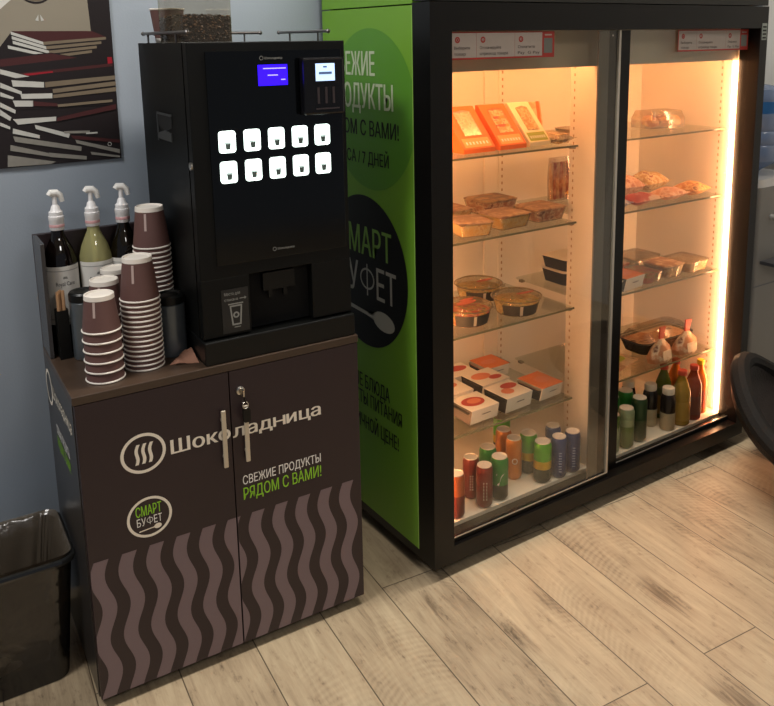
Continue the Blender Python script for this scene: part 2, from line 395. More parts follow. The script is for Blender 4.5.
WAVE_A = [.0275 + .0645*i for i in range(11)]
def waves(mb, lo, hi, m):
    for a0 in WAVE_A:
        zs = [.031 + (.389-.031)*k/36 for k in range(37)]
        L = []; Rr = []
        for z in zs:
            c = a0 - .011*cos(2*PI*(z-.345)/.167); h = .0168
            l, r = max(c-h, lo), min(c+h, hi)
            L.append(l); Rr.append(max(r, l))
        vs = [(l, -.0006, z) for l, z in zip(L, zs)] + [(r, -.0006, z) for r, z in zip(Rr, zs)]
        n = len(zs); fs = [(k, n+k, n+k+1, k+1) for k in range(n-1) if Rr[k]-L[k] > 1e-5 or Rr[k+1]-L[k+1] > 1e-5]
        if fs: mb.add(vs, fs, m)
FX, FZ = (1, 0, 0), (0, 0, 1)
fo = (0, -.0006, 0)
def steam(mb, cu, cv, w, h, o, ux, uy, m, sl=.0):
    """three wavy strokes of the coffee emblem"""
    o, ux, uy = map(Vector, (o, ux, uy))
    for k in (-1, 0, 1):
        vs = []
        for i in range(13):
            t = i/12; c = cu + k*w*.31 + .055*w*sin(2*PI*t+.3) + sl*(t-.5)
            for d in (-1, 1): vs.append(o + ux*(c + d*w*.078) + uy*(cv + (t-.5)*h))
        mb.add(vs, [(2*i, 2*i+1, 2*i+3, 2*i+2) for i in range(12)], m)
def spoon(mb, u0, u1, v0, v1, hw, o, ux, uy, m, tip):
    o, ux, uy = map(Vector, (o, ux, uy))
    d = Vector((u1-u0, v1-v0)); l = d.length; d /= l; n = Vector((-d.y, d.x))
    pts = []
    prof = [(0, hw), (.55, hw*.8), (.68, hw*.9)]
    for k in range(11):
        a = PI - PI*k/10; prof.append((.83 + .17*cos(a), max(tip*sin(a), hw*.5 if k == 0 else 0)))
    for t, q in prof: pts.append((u0 + d.x*l*t + n.x*q, v0 + d.y*l*t + n.y*q))
    for t, q in prof[::-1]: pts.append((u0 + d.x*l*t - n.x*q, v0 + d.y*l*t - n.y*q))
    mb.flat(pts, o, ux, uy, m)
SPL = .3575
dm = [brown_door, brown_wave, cream_print, white_print, green_print]
# left door
mb = MB().box(.002, SPL-.0015, 0, .018, .030, CT-.0215)
waves(mb, .003, SPL-.002, 1)
mb.ring(.1425, .626, .0525, .0495, .0075, fo, FX, FZ, 2); steam(mb, .1435, .625, .050, .050, fo, FX, FZ, 2, .006)
mb.text('Шоко', (.207, -.0006, .6045), FX, FZ, .146, .036, 2, fat=.034)
mb.ring(.1455, .4625, .0530, .0515, .0065, fo, FX, FZ, 2)
mb.text('СМАРТ', (.114, -.0006, .4685), FX, FZ, .060, .026, 4, .016); mb.bufet((.115, -.0006, .4435), FX, FZ, .059, .0205, 3, .012)
spoon(mb, .119, .172, .4305, .4345, .0015, fo, FX, FZ, 2, .0065)
dl = mb.build('door', dm, cab)
# right door
mb = MB().box(SPL+.0015, CW-.001, 0, .018, .030, CT-.0215)
waves(mb, SPL+.002, CW-.002, 1)
mb.text('ладница', (.361, -.0006, .6035), FX, FZ, .238, .0345, 2, fat=.034)
mb.text('СВЕЖИЕ ПРОДУКТЫ', (.379, -.0006, .471), FX, FZ, .216, .024, 3, .012)
mb.text('РЯДОМ С ВАМИ!', (.379, -.0006, .430), FX, FZ, .216, .0325, 4, .016)
dr = mb.build('door', dm, cab)
for a, par in ((.335, dl), (.392, dr)):
    MB().box(a-.0055, a+.0055, -.015, -.009, .537, .686).box(a-.004, a+.004, -.0095, 0, .560, .568).box(a-.004, a+.004, -.0095, 0, .655, .663).build('handle', nickel, par, bev=.0015)
mb = MB(); mb.M = Matrix.Translation((.384, 0, .724)) @ Matrix.Rotation(PI/2, 4, 'X')
mb.lathe([(.0105, 0), (.0105, .006), (.008, .0075), (.0045, .0075), (.0045, .006)], (0, 0), 18).build('lock', steel, dr)
mb = MB().tube([(.388 + .0075*cos(t*PI/8), -.024, .692 + .0085*sin(t*PI/8)) for t in range(17)], .0011, 6, 0)
mb.box(.382, .386, -.028, -.008, .716, .732, 0).tube([(.384, -.024, .722), (.386, -.024, .71), (.388, -.024, .700)], .0025, 6, 1)
mb.prism(rr2(.019, .036, .006, 4, .391, .664), (0, -.0235, 0), FX, FZ, (0, .006, 0), 1)
mb.build('key', [steel, black_plastic], dr)

# ------------------------------------------------------------------ coffee machine
mach = thing('coffee_machine', 'tall black coffee vending machine standing on the brown cabinet', 'coffee machine', K(0, 0, CT), CA)
Z = lambda z: z - CT
MB().box(.306, .712, .006, .43, Z(CT), Z(.857)).build('base', [black_plastic], mach, bev=.003)
mb = MB().box(.309, .709, .053, .43, Z(.858), Z(1.566)).box(.314, .704, .046, .053, Z(.862), Z(1.562), 1)
mb.prism([(-.163, Z(1.389)), (-.285, Z(1.389)), (-.285, Z(1.362)), (-.225, Z(1.345)), (-.165, Z(1.362))], (.3086, 0, 0), (0, -1, 0), (0, 0, 1), (-.0008, 0, 0), 1)
mb.build('housing', [black_metal, dark_gap], mach)
for poly in ([(-.160, Z(1.394)), (-.288, Z(1.394)), (-.288, Z(1.389)), (-.160, Z(1.389))], [(-.288, Z(1.394)), (-.288, Z(1.322)), (-.282, Z(1.322)), (-.282, Z(1.394))], [(-.288, Z(1.327)), (-.168, Z(1.327)), (-.168, Z(1.347)), (-.222, Z(1.352)), (-.288, Z(1.340))]):
    mb = MB() if poly[0][1] == Z(1.394) and poly[0][0] == -.160 else mb
    mb.prism(poly, (.3088, 0, 0), (0, -1, 0), (0, 0, 1), (-.003, 0, 0))
mb.build('latch', mat('latch grey', '#3a3c3c', .35), mach)
# door slab with the cut-out for the cup niche
mb = MB()
mb.box(.309, .709, .018, .046, Z(1.008), Z(1.566)).box(.309, .430, .018, .046, Z(.862), Z(1.008)).box(.598, .709, .018, .046, Z(.862), Z(1.008))
door_m = mb.build('door', [black_metal], mach, bev=.0015)
MB().box(.430, .598, .046, .0462, Z(.864), Z(1.006), 0).box(.470, .555, .030, .046, Z(.955), Z(1.0), 1).box(.485, .495, .034, .04, Z(.935), Z(.955), 1).box(.525, .535, .034, .04, Z(.935), Z(.955), 1).build('cup_niche', [dark_gap, black_plastic], mach)
MB().box(.351, .698, .0155, .018, Z(1.040), Z(1.546)).build('glass_front', black_gloss, mach, bev=.0008)
btn_face = mat('lit button', '#f4fbf8', .4, emit='#eafff6', strength=2.6)
icon = mat('cup pictogram', '#5e6f6b', .5)
cols = (.392, .454, .516, .578, .639); o_ = (0, .0152, 0)
for z in (1.336, 1.264):
    for a in cols:
        mb = MB().prism(rr2(.041, .052, .007, 4, a, Z(z)), (0, .0156, 0), FX, FZ, (0, -.003, 0), 0)
        po = (0, .0122, 0)
        mb.flat([(a-.006, Z(z-.004)), (a+.008, Z(z-.004)), (a+.006, Z(z-.018)), (a-.004, Z(z-.018))], po, FX, FZ, 1)
        mb.flat([(a-.008, Z(z-.0015)), (a+.010, Z(z-.0015)), (a+.010, Z(z-.0035)), (a-.008, Z(z-.0035))], po, FX, FZ, 1)
        mb.build('drink_button', [btn_face, icon], mach)
mb = MB().box(.477, .552, .0146, .0156, Z(1.463), Z(1.512), 0)
for zz, a0, a1 in ((1.502, .49, .548), (1.486, .501, .527), (1.475, .535, .546)): mb.box(a0, a1, .0142, .0146, Z(zz), Z(zz+.0025), 1)
mb.build('display', [mat('blue display', '#1a0bd8', .3, emit='#2a08ff', strength=2.2), mat('display text', '#b9b4ff', .3, emit='#9a90ff', strength=1.5)], mach)
for a0, zz in ((.487, 1.528), (.499, 1.062)):
    mb = MB().ring(a0, Z(zz), .005, .005, .0012, (0, .0152, 0), FX, FZ, 0, 20)
    mb.text('Шоколадница', (a0+.008, .0152, Z(zz-.003)), FX, FZ, .045, .0055, 0, .02).build('logo', grey_print, mach)
mb = MB().box(.357, .425, .0172, .0178, Z(.868), Z(.978), 0)
pl = (0, .0168, 0)
mb.text('Место для', (.364, .0168, Z(.963)), FX, FZ, .040, .008, 1, .02).text('стакана', (.364, .0168, Z(.949)), FX, FZ, .034, .007, 1, .02)
mb.flat([(.402, Z(.953)), (.415, Z(.953)), (.415, Z(.956)), (.420, Z(.952)), (.415, Z(.948)), (.415, Z(.951)), (.402, Z(.951))], pl, FX, FZ, 1)
cupo = [(.376, Z(.937)), (.408, Z(.937)), (.404, Z(.886)), (.381, Z(.886))]; cupi = [(.380, Z(.933)), (.404, Z(.933)), (.4005, Z(.890)), (.3845, Z(.890))]
for k in range(4):
    k2 = (k+1) % 4; mb.flat([cupo[k], cupo[k2], cupi[k2], cupi[k]], pl, FX, FZ, 1)
mb.flat([(.373, Z(.939)), (.411, Z(.939)), (.411, Z(.942)), (.373, Z(.942))], pl, FX, FZ, 1); mb.ring(.392, Z(.912), .008, .008, .004, pl, FX, FZ, 1, 20)
mb.flat([(.386, Z(.880)), (.402, Z(.880)), (.402, Z(.882)), (.386, Z(.882))], pl, FX, FZ, 1)
mb.build('cup_sign', [mat('dark sticker', '#1d1c1a', .5), grey_print], mach)
# payment terminal
tb = MB().box(.582, .692, -.012, .0155, Z(1.388), Z(1.526)).build('payment_terminal', [mat('terminal black', '#0c0b0e', .25)], mach, bev=.005)
mb = MB().box(.614, .665, -.0134, -.012, Z(1.470), Z(1.512), 0).box(.634, .644, -.0138, -.0134, Z(1.502), Z(1.506), 1).box(.622, .657, -.0138, -.0134, Z(1.486), Z(1.492), 1)
mb.build('screen', [mat('terminal screen', '#bfd6ff', .3, emit='#b4d2ff', strength=1.25), mat('screen print', '#6f8cc8', .4)], tb)
mb = MB()
for a in (.620, .641, .661): mb.box(a-.003, a+.003, -.0132, -.012, Z(1.415), Z(1.455))
mb.box(.613, .676, -.0132, -.012, Z(1.401), Z(1.404)).build('keypad', mat('terminal keys', '#3a3133', .4), tb)
mb = MB(); mb.M = Matrix.Translation((.309, .030, Z(1.284))) @ Matrix.Rotation(-PI/2, 4, 'Y')
mb.lathe([(.0095, 0), (.0095, .004), (.006, .005)], (0, 0), 16).build('lock', steel, mach)
# gallery rails on the top
def rail(pts, posts):
    mb = MB().tube(pts, .004, 8)
    for p in (pts[0], pts[-1]):
        mb.lathe([(.0005, p[2]-.006), (.0045, p[2]-.004), (.006, p[2]), (.0045, p[2]+.004), (.0005, p[2]+.006)], (p[0], p[1]), 12)
    for p in posts: mb.tube([(p[0], p[1], Z(1.566)), (p[0], p[1], p[2])], .0025, 6)
    mb.build('gallery_rail', mat('rail metal', '#6a6664', .3, metal=.8), mach)
rz = Z(1.590)
rail([(.318, .405, rz), (.318, .03, rz)], [(.318, .36, rz), (.318, .12, rz)])
rail([(.35, .412, rz), (.648, .412, rz)], [(.40, .412, rz), (.60, .412, rz)])
rail([(.702, .405, rz), (.702, .09, rz)], [(.702, .15, rz), (.702, .33, rz)])
# bean hopper
hop = MB().loft([rrect(.329, .453, .10, .30, .012, Z(z)) for z in (1.566, 1.72)], 0, True, False, False)
hop = hop.build('bean_hopper', clear('hopper plastic', '#f0ece4', .04, .06, body=.05, bodycol='#b7a98f', k=.2), mach)
MB().loft([rrect(.325, .457, .096, .304, .014, Z(z)) for z in (1.7205, 1.732)]).build('lid', black_plastic, hop, bev=.002)
mb = MB().box(.3325, .4495, .1035, .2965, Z(1.567), Z(1.626))
ico = bmesh.new(); bmesh.ops.create_icosphere(ico, subdivisions=1, radius=1); iv = [v.co.copy() for v in ico.verts]; iff = [[v.index for v in f.verts] for f in ico.faces]; ico.free()
for k in range(420):
    s = random.random()
    if s < .45: p = (random.uniform(.336, .446), .1035 + random.uniform(.001, .003), Z(random.uniform(1.572, 1.628)))
    elif s < .7: p = (.3325 + random.uniform(.001, .003), random.uniform(.107, .293), Z(random.uniform(1.572, 1.628)))
    else: p = (random.uniform(.338, .444), random.uniform(.11, .29), Z(1.626 + random.uniform(0, .006)))
    M = Matrix.Translation(p) @ Matrix.Rotation(random.uniform(0, 6), 4, 'Z') @ Matrix.Rotation(random.uniform(0, 6), 4, 'X') @ Matrix.Diagonal((.0055, .0036, .003, 1))
    mb.add([M @ v for v in iv], iff, random.choice((0, 0, 1, 2)), True)
tag(mb.build('coffee_beans', [mat('bean dark', '#23140d', .4, bump=(300, .4)), mat('bean brown', '#3a2519', .4), mat('bean light', '#5d4430', .45)], hop), None, None, None, 'stuff')

# ------------------------------------------------------------------ paper cups
def cup_meshes(rb, rr, h, nm):
    """upside-down cup: rim on the ground, base up"""
    wl = MB()
    n = 40
    prof = [(rr-.001, .001), (rb+.0006, h-.008)]
    wl.lathe([(rr, 0.002), (rb + (rr-rb)*.08, h-.011), (rb + (rr-rb)*.08-.0008, h-.0115), (rr-.0008, .002)], (0, 0), n, 0, False, False)
    # pale vertical print on the side
    for ang, z0, z1, wd in ((rad(238), h*.45, h*.86, .0028), (rad(60), h*.45, h*.86, .0028)):
        vs = []
        for z in (z0, z1):
            r = rr + (rb-rr)*(z/h) + .0006
            for d in (-1, 1): vs.append((r*cos(ang+d*wd/r), r*sin(ang+d*wd/r), z))
        wl.add(vs, [(0, 1, 3, 2)], 1)
    wall = wl.build('paper_cup', [cup_brown, mat('cup lettering', '#b9a39c', .6)])
    rim = MB()
    loops = []
    for k in range(9):
        a = 2*PI*k/8; loops.append([((rr-.0004+.0023*cos(a))*cos(2*PI*j/n), (rr-.0004+.0023*cos(a))*sin(2*PI*j/n), .0024+.0023*sin(a)) for j in range(n)])
    rim.loft(loops, 0, True, False, False).build('rim', cup_white, wall)
    bs = MB().lathe([(rb+(rr-rb)*.11+.0003, h-.0115), (rb+.0006, h-.001), (rb-.0012, h), (rb-.003, h-.001), (rb-.004, h-.0035), (.001, h-.0035)], (0, 0), n, 0, False, True)
    bs.build('base', cup_white, wall)
    return wall
cupS = cup_meshes(.0325, .043, .087, 's'); cupL = cup_meshes(.0335, .0455, .104, 'l')
used = {cupS: False, cupL: False}
ORD = ['topmost', 'second', 'third', 'fourth', 'fifth', 'sixth', 'seventh', 'eighth', 'ninth', 'tenth', 'eleventh', 'twelfth', 'thirteenth', 'fourteenth', 'fifteenth', 'sixteenth', 'seventeenth', 'eighteenth', 'nineteenth', 'twentieth', 'twenty-first', 'twenty-second']
def stack(proto, a, b, n, step, where, group):
    for i in range(n):
        j = n-1-i
        o = proto if not used[proto] else copy_tree(proto)
        used[proto] = True
        o.location = K(a, b, CT+.0003 + i*step); o.rotation_euler = (0, 0, CA + (.0 if i == n-1 else random.uniform(0, 6)))
        lab = ('topmost upside-down brown paper cup of ' + where) if j == 0 else ('%s brown paper cup from the top of %s' % (ORD[j], where))
        tag(o, lab, 'cup', group)
stack(cupS, .089, .078, 6, .0238, 'the short stack at the worktop front', 'short stack of brown cups at the worktop front')
stack(cupL, .187, .106, 15, .0121, 'the dense stack at the worktop front', 'dense stack of brown cups at the worktop front')
stack(cupS, .1205, .170, 6, .0252, 'the short middle stack before the syrups', 'short middle stack of brown cups')
stack(cupS, .164, .254, 6, .0256, 'the short rear stack by the syrups', 'short rear stack of brown cups')
stack(cupL, .2565, .235, 22, .01245, 'the tallest stack beside the machine', 'tallest stack of brown cups beside the machine')
o = copy_tree(cupS); o.location = K(.369, .353, 1.566 + .0874); o.rotation_euler = (PI, 0, .4)
tag(o, 'single upright brown paper cup on top of the coffee machine', 'cup')

# ------------------------------------------------------------------ things on the worktop
def canister(a, b, r, h, label):
    t = thing('canister', label, 'canister', K(a, b, CT), CA, 'dark metal canisters on the worktop')
    cm = mat('gunmetal', '#6f767b', .32, metal=.7, nz=(40, .1))
    MB().lathe([(r-.002, 0), (r, .002), (r, h-.026), (r-.002, h-.024)], (0, 0), 36).build('body', cm, t)
    MB().lathe([(r-.001, h-.0238), (r+.001, h-.023), (r+.001, h-.006), (r-.003, h-.001), (r-.008, h), (r-.014, h-.004)], (0, 0), 36).build('lid', black_plastic, t)
    return t
canister(.085, .246, .0345, .172, 'dark metal canister at left behind the short cup stack')
canister(.268, .145, .0345, .158, 'dark metal canister between the dense cup stack and the machine')
t = thing('stirrer_holder', 'black box of wooden stirrers in the left corner of the worktop', 'holder', K(.034, .270, CT), CA)
mb = MB()
for x0, x1, y0, y1 in ((-.014, -.012, -.016, .016), (.012, .014, -.016, .016), (-.012, .012, -.016, -.014), (-.012, .012, .014, .016)): mb.box(x0, x1, y0, y1, .002, .125)
mb.box(-.014, .014, -.016, .016, 0, .002).build('box', black_plastic, t)
for k in range(7):
    MB().prism(rr2(.0055, .172, .0027, 4, 0, .088), (-.008+.0026*k, -.009+.003*(k % 5), 0), (1, 0, 0), (0, .02*(k-3)/6, 1), (0, .0013, 0)).build('stirrer', mat('birch wood', '#b98f68', .6, nz=(30, .15)), t)
# napkin: thin crumpled sheet
n = 9; vs = []
q = [(.236, .068), (.301, .044), (.302, .106), (.258, .100)]
for i in range(n):
    for j in range(n):
        u, v = i/(n-1), j/(n-1)
        x = (q[0][0]*(1-u)+q[1][0]*u)*(1-v) + (q[3][0]*(1-u)+q[2][0]*u)*v; y = (q[0][1]*(1-u)+q[1][1]*u)*(1-v) + (q[3][1]*(1-u)+q[2][1]*u)*v
        e = min(u, 1-u, v, 1-v)
        vs.append((x-.27, y-.08, .0015 + .020*v*u + .008*max(0, sin(5.1*u+2*v)*sin(3.3*v+.4))*min(1, 4*u)))
qx = [(i*n+j, i*n+j+1, (i+1)*n+j+1, (i+1)*n+j) for i in range(n-1) for j in range(n-1)]
mb = MB(); mb.add(vs, qx, 0, True); mb.add([(v[0], v[1], v[2]-.0011) for v in vs], qx, 0, True)
tag(mb.build('napkin', mat('kraft paper', '#8d6450', .8, nz=(30, .1)), None, K(.27, .08, CT), CA), 'crumpled brown paper napkin on the worktop beside the machine base', 'napkin')

# syrup bottles with pumps
def syrup(a, b, glass, liquid, label, rotz):
    t = thing('syrup_bottle', label, 'bottle', K(a, b, CT), CA + rotz, 'syrup bottles with white pumps')
    g = clear('bottle glass ' + glass, glass, .06, .05, body=.5 if liquid else .12, bodycol=liquid or '#ffffff')
    MB().lathe([(.036, 0), (.0395, .004), (.0405, .03), (.0405, .215), (.039, .235), (.032, .262), (.022, .285), (.0155, .300), (.014, .318)], (0, 0), 36, 0).build('bottle', g, t)
    lb = MB(); r = .0409; seg = 30; a0, a1 = rad(-90-78), rad(-90+78)
    P = lambda u, z, rr=r: (rr*cos(a0+(a1-a0)*u), rr*sin(a0+(a1-a0)*u), z)
    lb.add([P(k/seg, z) for z in (.075, .225) for k in range(seg+1)], [(k, k+1, seg+2+k, seg+1+k) for k in range(seg)], 0, True)
    for z0, z1, u0, u1 in ((.213, .2145, .06, .94), (.088, .0895, .06, .94)):
        lb.add([P(u0+(u1-u0)*k/seg, z, r+.0003) for z in (z0, z1) for k in range(seg+1)], [(k, k+1, seg+2+k, seg+1+k) for k in range(seg)], 1, True)
    lb.text('Royal Cane', None, None, None, .046, .0105, 2, .01, bend=lambda x, y: P(.5 + (x-.023)/(r*(a1-a0)), .176+y, r+.0004))
    lb.add([P(.5 + x/(r*(a1-a0)), z, r+.0004) for x, z in ((-.006, .193), (.006, .193), (.004, .199), (-.004, .199))], [(0, 1, 2, 3)], 1)
    for zz, wd in ((.160, .03), (.154, .022), (.120, .034), (.114, .03), (.108, .026)):
        lb.add([P(.5 + x/(r*(a1-a0)), z, r+.0004) for x, z in ((-wd/2, zz), (wd/2, zz), (wd/2, zz+.0018), (-wd/2, zz+.0018))], [(0, 1, 2, 3)], 1)
    lb.build('label', [mat('label paper', '#dcd9d2', .6, nz=(20, .04)), grey_print, black_print], t)
    # pump
    pm = MB().lathe([(.0165, .312), (.0175, .314), (.0175, .336), (.0185, .338), (.0185, .347), (.0165, .349), (.0165, .358), (.012, .362), (.0095, .372), (.006, .376), (.005, .405)], (0, 0), 24)
    pm = pm.build('pump', [mat('pump plastic', '#e6e4e4', .35)], t)
    MB().lathe([(.0179, .320), (.0182, .321), (.0182, .326), (.0179, .327)], (0, 0), 24).build('collar_ring', mat('pink ring', '#d8a7a8', .5), pm)
    mb = MB().tube([(-.013, 0, .400), (-.008, 0, .406), (.006, 0, .405), (.014, 0, .398), (.018, 0, .382)], [.007, .009, .0088, .0075, .0055], 12)
    mb.build('nozzle', white_plastic, pm)
    MB().lathe([(.0085, .205), (.0085, .312)], (0, 0), 14).build('dip_tube', mat('dip tube', '#dcdcd4', .4), pm)
    return t
syrup(.0525, .336, '#2a150c', '#140b08', 'syrup bottle of very dark liquid with white pump, leftmost of the three', .05)
syrup(.138, .336, '#efeabc', '#c4bf86', 'pale yellow-green syrup bottle with white pump, middle of the three', -.05)
syrup(.213, .336, '#3a2a12', '#19130b', 'dark amber syrup bottle with white pump, nearest the coffee machine', -.1)

# ------------------------------------------------------------------ waste bin
bn = thing('trash_bin', 'smoky black plastic waste bin standing left of the brown cabinet', 'bin', (-1.09, .345, 0), CA)
def tap(z, t, w0, d0, w1, d1, r): 
    w_, d_ = w0+(w1-w0)*t, d0+(d1-d0)*t
    return rrect(-w_/2, w_/2, -d_/2, d_/2, r, z, 7)
smoke = clear('smoky plastic', '#857c72', .07, .12, body=.28, bodycol='#12110f', bump=(9, .5))
mb = MB().loft([tap(z, z/.33, .27, .20, .325, .245, .035) for z in (0.002, .04, .12, .2, .28, .33)], 0, True, True, False)
mb.build('bucket', smoke, bn)
rl = []
for k in range(9):
    a = 2*PI*k/8; d = .007*cos(a)
    rl.append(rrect(-.1645-d, .1645+d, -.1245-d, .1245+d, .038, .331+.009*sin(a), 7))
MB().loft(rl, 0, True, False, False).build('rim', mat('bin rim', '#1e1e1d', .12, coat=.6), bn)
lin_loops = []
for z, ins, wob in ((.347, .004, .0), (.338, .020, .003), (.30, .024, .03), (.24, .03, .045), (.17, .034, .045), (.09, .04, .03), (.05, .05, .008)):
    w_, d_ = .27+(.055)*z/.33-ins, .20+.045*z/.33-ins
    loop = []
    for p in rrect(-w_/2, w_/2, -d_/2, d_/2, .03, z, 25):
        loop.append(p)
    # even out the straight runs so that the film can fold
    fine = []
    for k in range(len(loop)):
        p, q_ = Vector(loop[k]), Vector(loop[(k+1) % len(loop)]); m_ = 1 if (p-q_).length < .02 else 26
        for i in range(m_): fine.append(p.lerp(q_, i/m_))
    lin_loops.append([(p.x*(1-wob*(.5+.5*sin(k*.9+sin(k*.31)*3+z*9))-wob*.5), p.y*(1-1.6*wob*(.5+.5*sin(k*1.1+cos(k*.23)*3+z*7))-wob*.5), p.z) for k, p in enumerate(fine)])
MB().loft(lin_loops, 0, True, False, True).build('liner_bag', clear('bag film', '#9a9186', .08, .2, body=.38, bodycol='#7d7060', bump=(14, .6)), bn)
tag(MB().loft([[(.05*cos(2*PI*k/9)*q*(1+.3*sin(k*5+i)), .04*sin(2*PI*k/9)*q*(1+.25*cos(k*3+i*2)), z) for k in range(9)] for i, (q, z) in enumerate(((.5, .054), (1, .07), (.9, .095), (.4, .11)))], 0, False).build('paper_scrap', mat('white paper', '#dedbd2', .7, bump=(60, .2)), None, K(-.19, .20, 0), 0), 'crumpled white paper lying inside the black bin', 'paper')

# ------------------------------------------------------------------ poster on the back wall
po_ = thing('poster', 'unframed poster photograph of stacked dark red books on the grey wall', 'poster', (-.64, .594, 1.251))
PM = [mat('poster dark', '#1a1315', .4), mat('poster cream', '#857e70', .4, nz=(4, .12)), mat('poster page', '#b4b4af', .45, nz=(50, .1)), mat('poster red brown', '#401d1e', .4), mat('poster spine', '#6f6353', .4, nz=(30, .15)), mat('poster red', '#8a1524', .4), mat('poster white', '#c4c2bc', .4), mat('poster grey page', '#807d76', .45, nz=(60, .15))]
PX, PZ = -.64, 1.251
mb = MB()
mb.box(-.56, 0, 0, .005, 0, .52, 0)
n_ = [0]
def pp(pts, m):
    n_[0] += 1
    mb.flat([(x-PX, z-PZ) for x, z in pts], (0, -.0002 - .00006*n_[0], 0), FX, FZ, m)
pp([(-1.2, 1.77), (-.70, 1.77), (-.694, 1.598), (-.89, 1.60), (-.93, 1.55), (-1.2, 1.50)], 1)
pp([(-1.0, 1.61), (-.905, 1.61+.0), (-.855, 1.70), (-.80, 1.77), (-1.0, 1.77)], 6) if False else pp([(-.94, 1.655), (-.912, 1.655), (-.86, 1.70), (-.84, 1.77), (-.94, 1.77)], 6)
mb.ring(-.825-PX, 1.70-PZ, .038, .030, .005, (0, -.0009, 0), FX, FZ, 0, 36); mb.ring(-.825-PX, 1.70-PZ, .030, .023, .004, (0, -.0009, 0), FX, FZ, 4, 36)
for d in (-1, 1): mb.flat([(-.82-PX+d*.002, .392), (-.82-PX+d*.011, .377), (-.82-PX+d*.003, .375)], (0, -.0009, 0), FX, FZ, 2)
# upper small pile
pp([(-.891, 1.601), (-.692, 1.600), (-.656, 1.584), (-.817, 1.573)], 3)
for k in range(4):
    d = .0115*k; sh = .006*k
    pp([(-.892+sh*.2-(.014 if k > 2 else 0), 1.600-d), (-.817+sh, 1.573-d), (-.816+sh, 1.565-d), (-.892+sh*.2-(.014 if k > 2 else 0), 1.592-d)], 2)
    pp([(-.817+sh, 1.573-d), (-.656-sh*2.2, 1.584-d), (-.656-sh*2.2, 1.577-d), (-.816+sh, 1.565-d)], 4)
pp([(-1.0, 1.53), (-.80, 1.545), (-.645, 1.512), (-.645, 1.40), (-1.0, 1.40)], 0)
pp([(-1.0, 1.523), (-.80, 1.543), (-.735, 1.530), (-.92, 1.512)], 3)
pp([(-.88, 1.494), (-.66, 1.512), (-.645, 1.512), (-.645, 1.505), (-.868, 1.487)], 3); pp([(-.872, 1.492), (-.80, 1.497), (-.80, 1.493), (-.862, 1.487)], 5)
pp([(-.657, 1.53), (-.645, 1.53), (-.644, 1.513), (-.657, 1.512)], 5)
for q in [[(-0.286, 0.255), (-0.218, 0.234), (-0.252, 0.231), (-0.287, 0.243)], [(-0.262, 0.226), (-0.184, 0.218), (-0.185, 0.204), (-0.26, 0.21)], [(-0.289, 0.221), (-0.24, 0.196), (-0.241, 0.188), (-0.29, 0.208)], [(-0.244, 0.19), (-0.166, 0.188), (-0.167, 0.175), (-0.242, 0.177)], [(-0.291, 0.197), (-0.26, 0.182), (-0.263, 0.177), (-0.292, 0.186)], [(-0.264, 0.174), (-0.215, 0.171), (-0.216, 0.156), (-0.259, 0.158)], [(-0.294, 0.171), (-0.259, 0.149), (-0.261, 0.14), (-0.295, 0.159)], [(-0.268, 0.126), (-0.162, 0.126), (-0.163, 0.115), (-0.257, 0.111)], [(-0.296, 0.153), (-0.271, 0.131), (-0.275, 0.122), (-0.297, 0.138)], [(-0.217, 0.108), (-0.131, 0.078), (-0.135, 0.067), (-0.215, 0.097)], [(-0.27, 0.102), (-0.207, 0.08), (-0.208, 0.071), (-0.272, 0.089)], [(-0.119, 0.061), (-0.003, 0.025), (-0.004, 0.014), (-0.116, 0.051)], [(-0.272, 0.082), (-0.104, 0.041), (-0.106, 0.029), (-0.268, 0.067)], [(-0.28, 0.06), (-0.19, 0.031), (-0.184, 0.02), (-0.282, 0.045)], [(-0.189, 0.032), (-0.093, 0.014), (-0.094, 0.004), (-0.187, 0.02)], [(-0.289, 0.034), (-0.173, 0.006), (-0.186, 0.001), (-0.292, 0.003)], [(-0.082, 0.025), (-0.004, 0.007), (-0.005, 0.002), (-0.08, 0.017)], [(-0.299, 0.12), (-0.276, 0.107), (-0.277, 0.1), (-0.3, 0.111)], [(-0.146, 0.086), (-0.079, 0.083), (-0.08, 0.076), (-0.145, 0.08)]]:
    pp([(x+PX, z+PZ) for x, z in q], 7 if q[0][1] < .09 else 2)
for k, q in enumerate([[(-0.182, 0.218), (0.0, 0.229), (-0.001, 0.218), (-0.182, 0.204)], [(-0.165, 0.199), (0, 0.213), (0, 0.202), (-0.164, 0.188)], [(-0.165, 0.184), (0.0, 0.197), (-0.001, 0.186), (-0.165, 0.175)], [(-0.156, 0.158), (-0.013, 0.164), (-0.013, 0.157), (-0.155, 0.151)], [(-0.161, 0.123), (-0.004, 0.151), (-0.005, 0.137), (-0.162, 0.113)], [(-0.215, 0.17), (-0.156, 0.161), (-0.156, 0.153), (-0.216, 0.157)], [(-0.131, 0.074), (-0.001, 0.052), (-0.002, 0.043), (-0.122, 0.063)]]):
    pp([(x+PX, z+PZ) for x, z in q], 3 if k > 3 else 4)
mb.ring(-.67-PX, 1.293-PZ, .0055, .0055, .0015, (0, -.004, 0), FX, FZ, 2, 18)
mb.box(-.73-PX, -.70-PX, -.0042, -.004, 1.325-PZ, 1.329-PZ, 2)
mb.build('print', PM, po_)

# ------------------------------------------------------------------ drinks fridge (front plane y = 0, left side x = 0)
fr = thing('display_fridge', 'tall black-framed drinks and snack fridge with two glass sliding doors', 'fridge')
FW, FD = 1.4775, .574
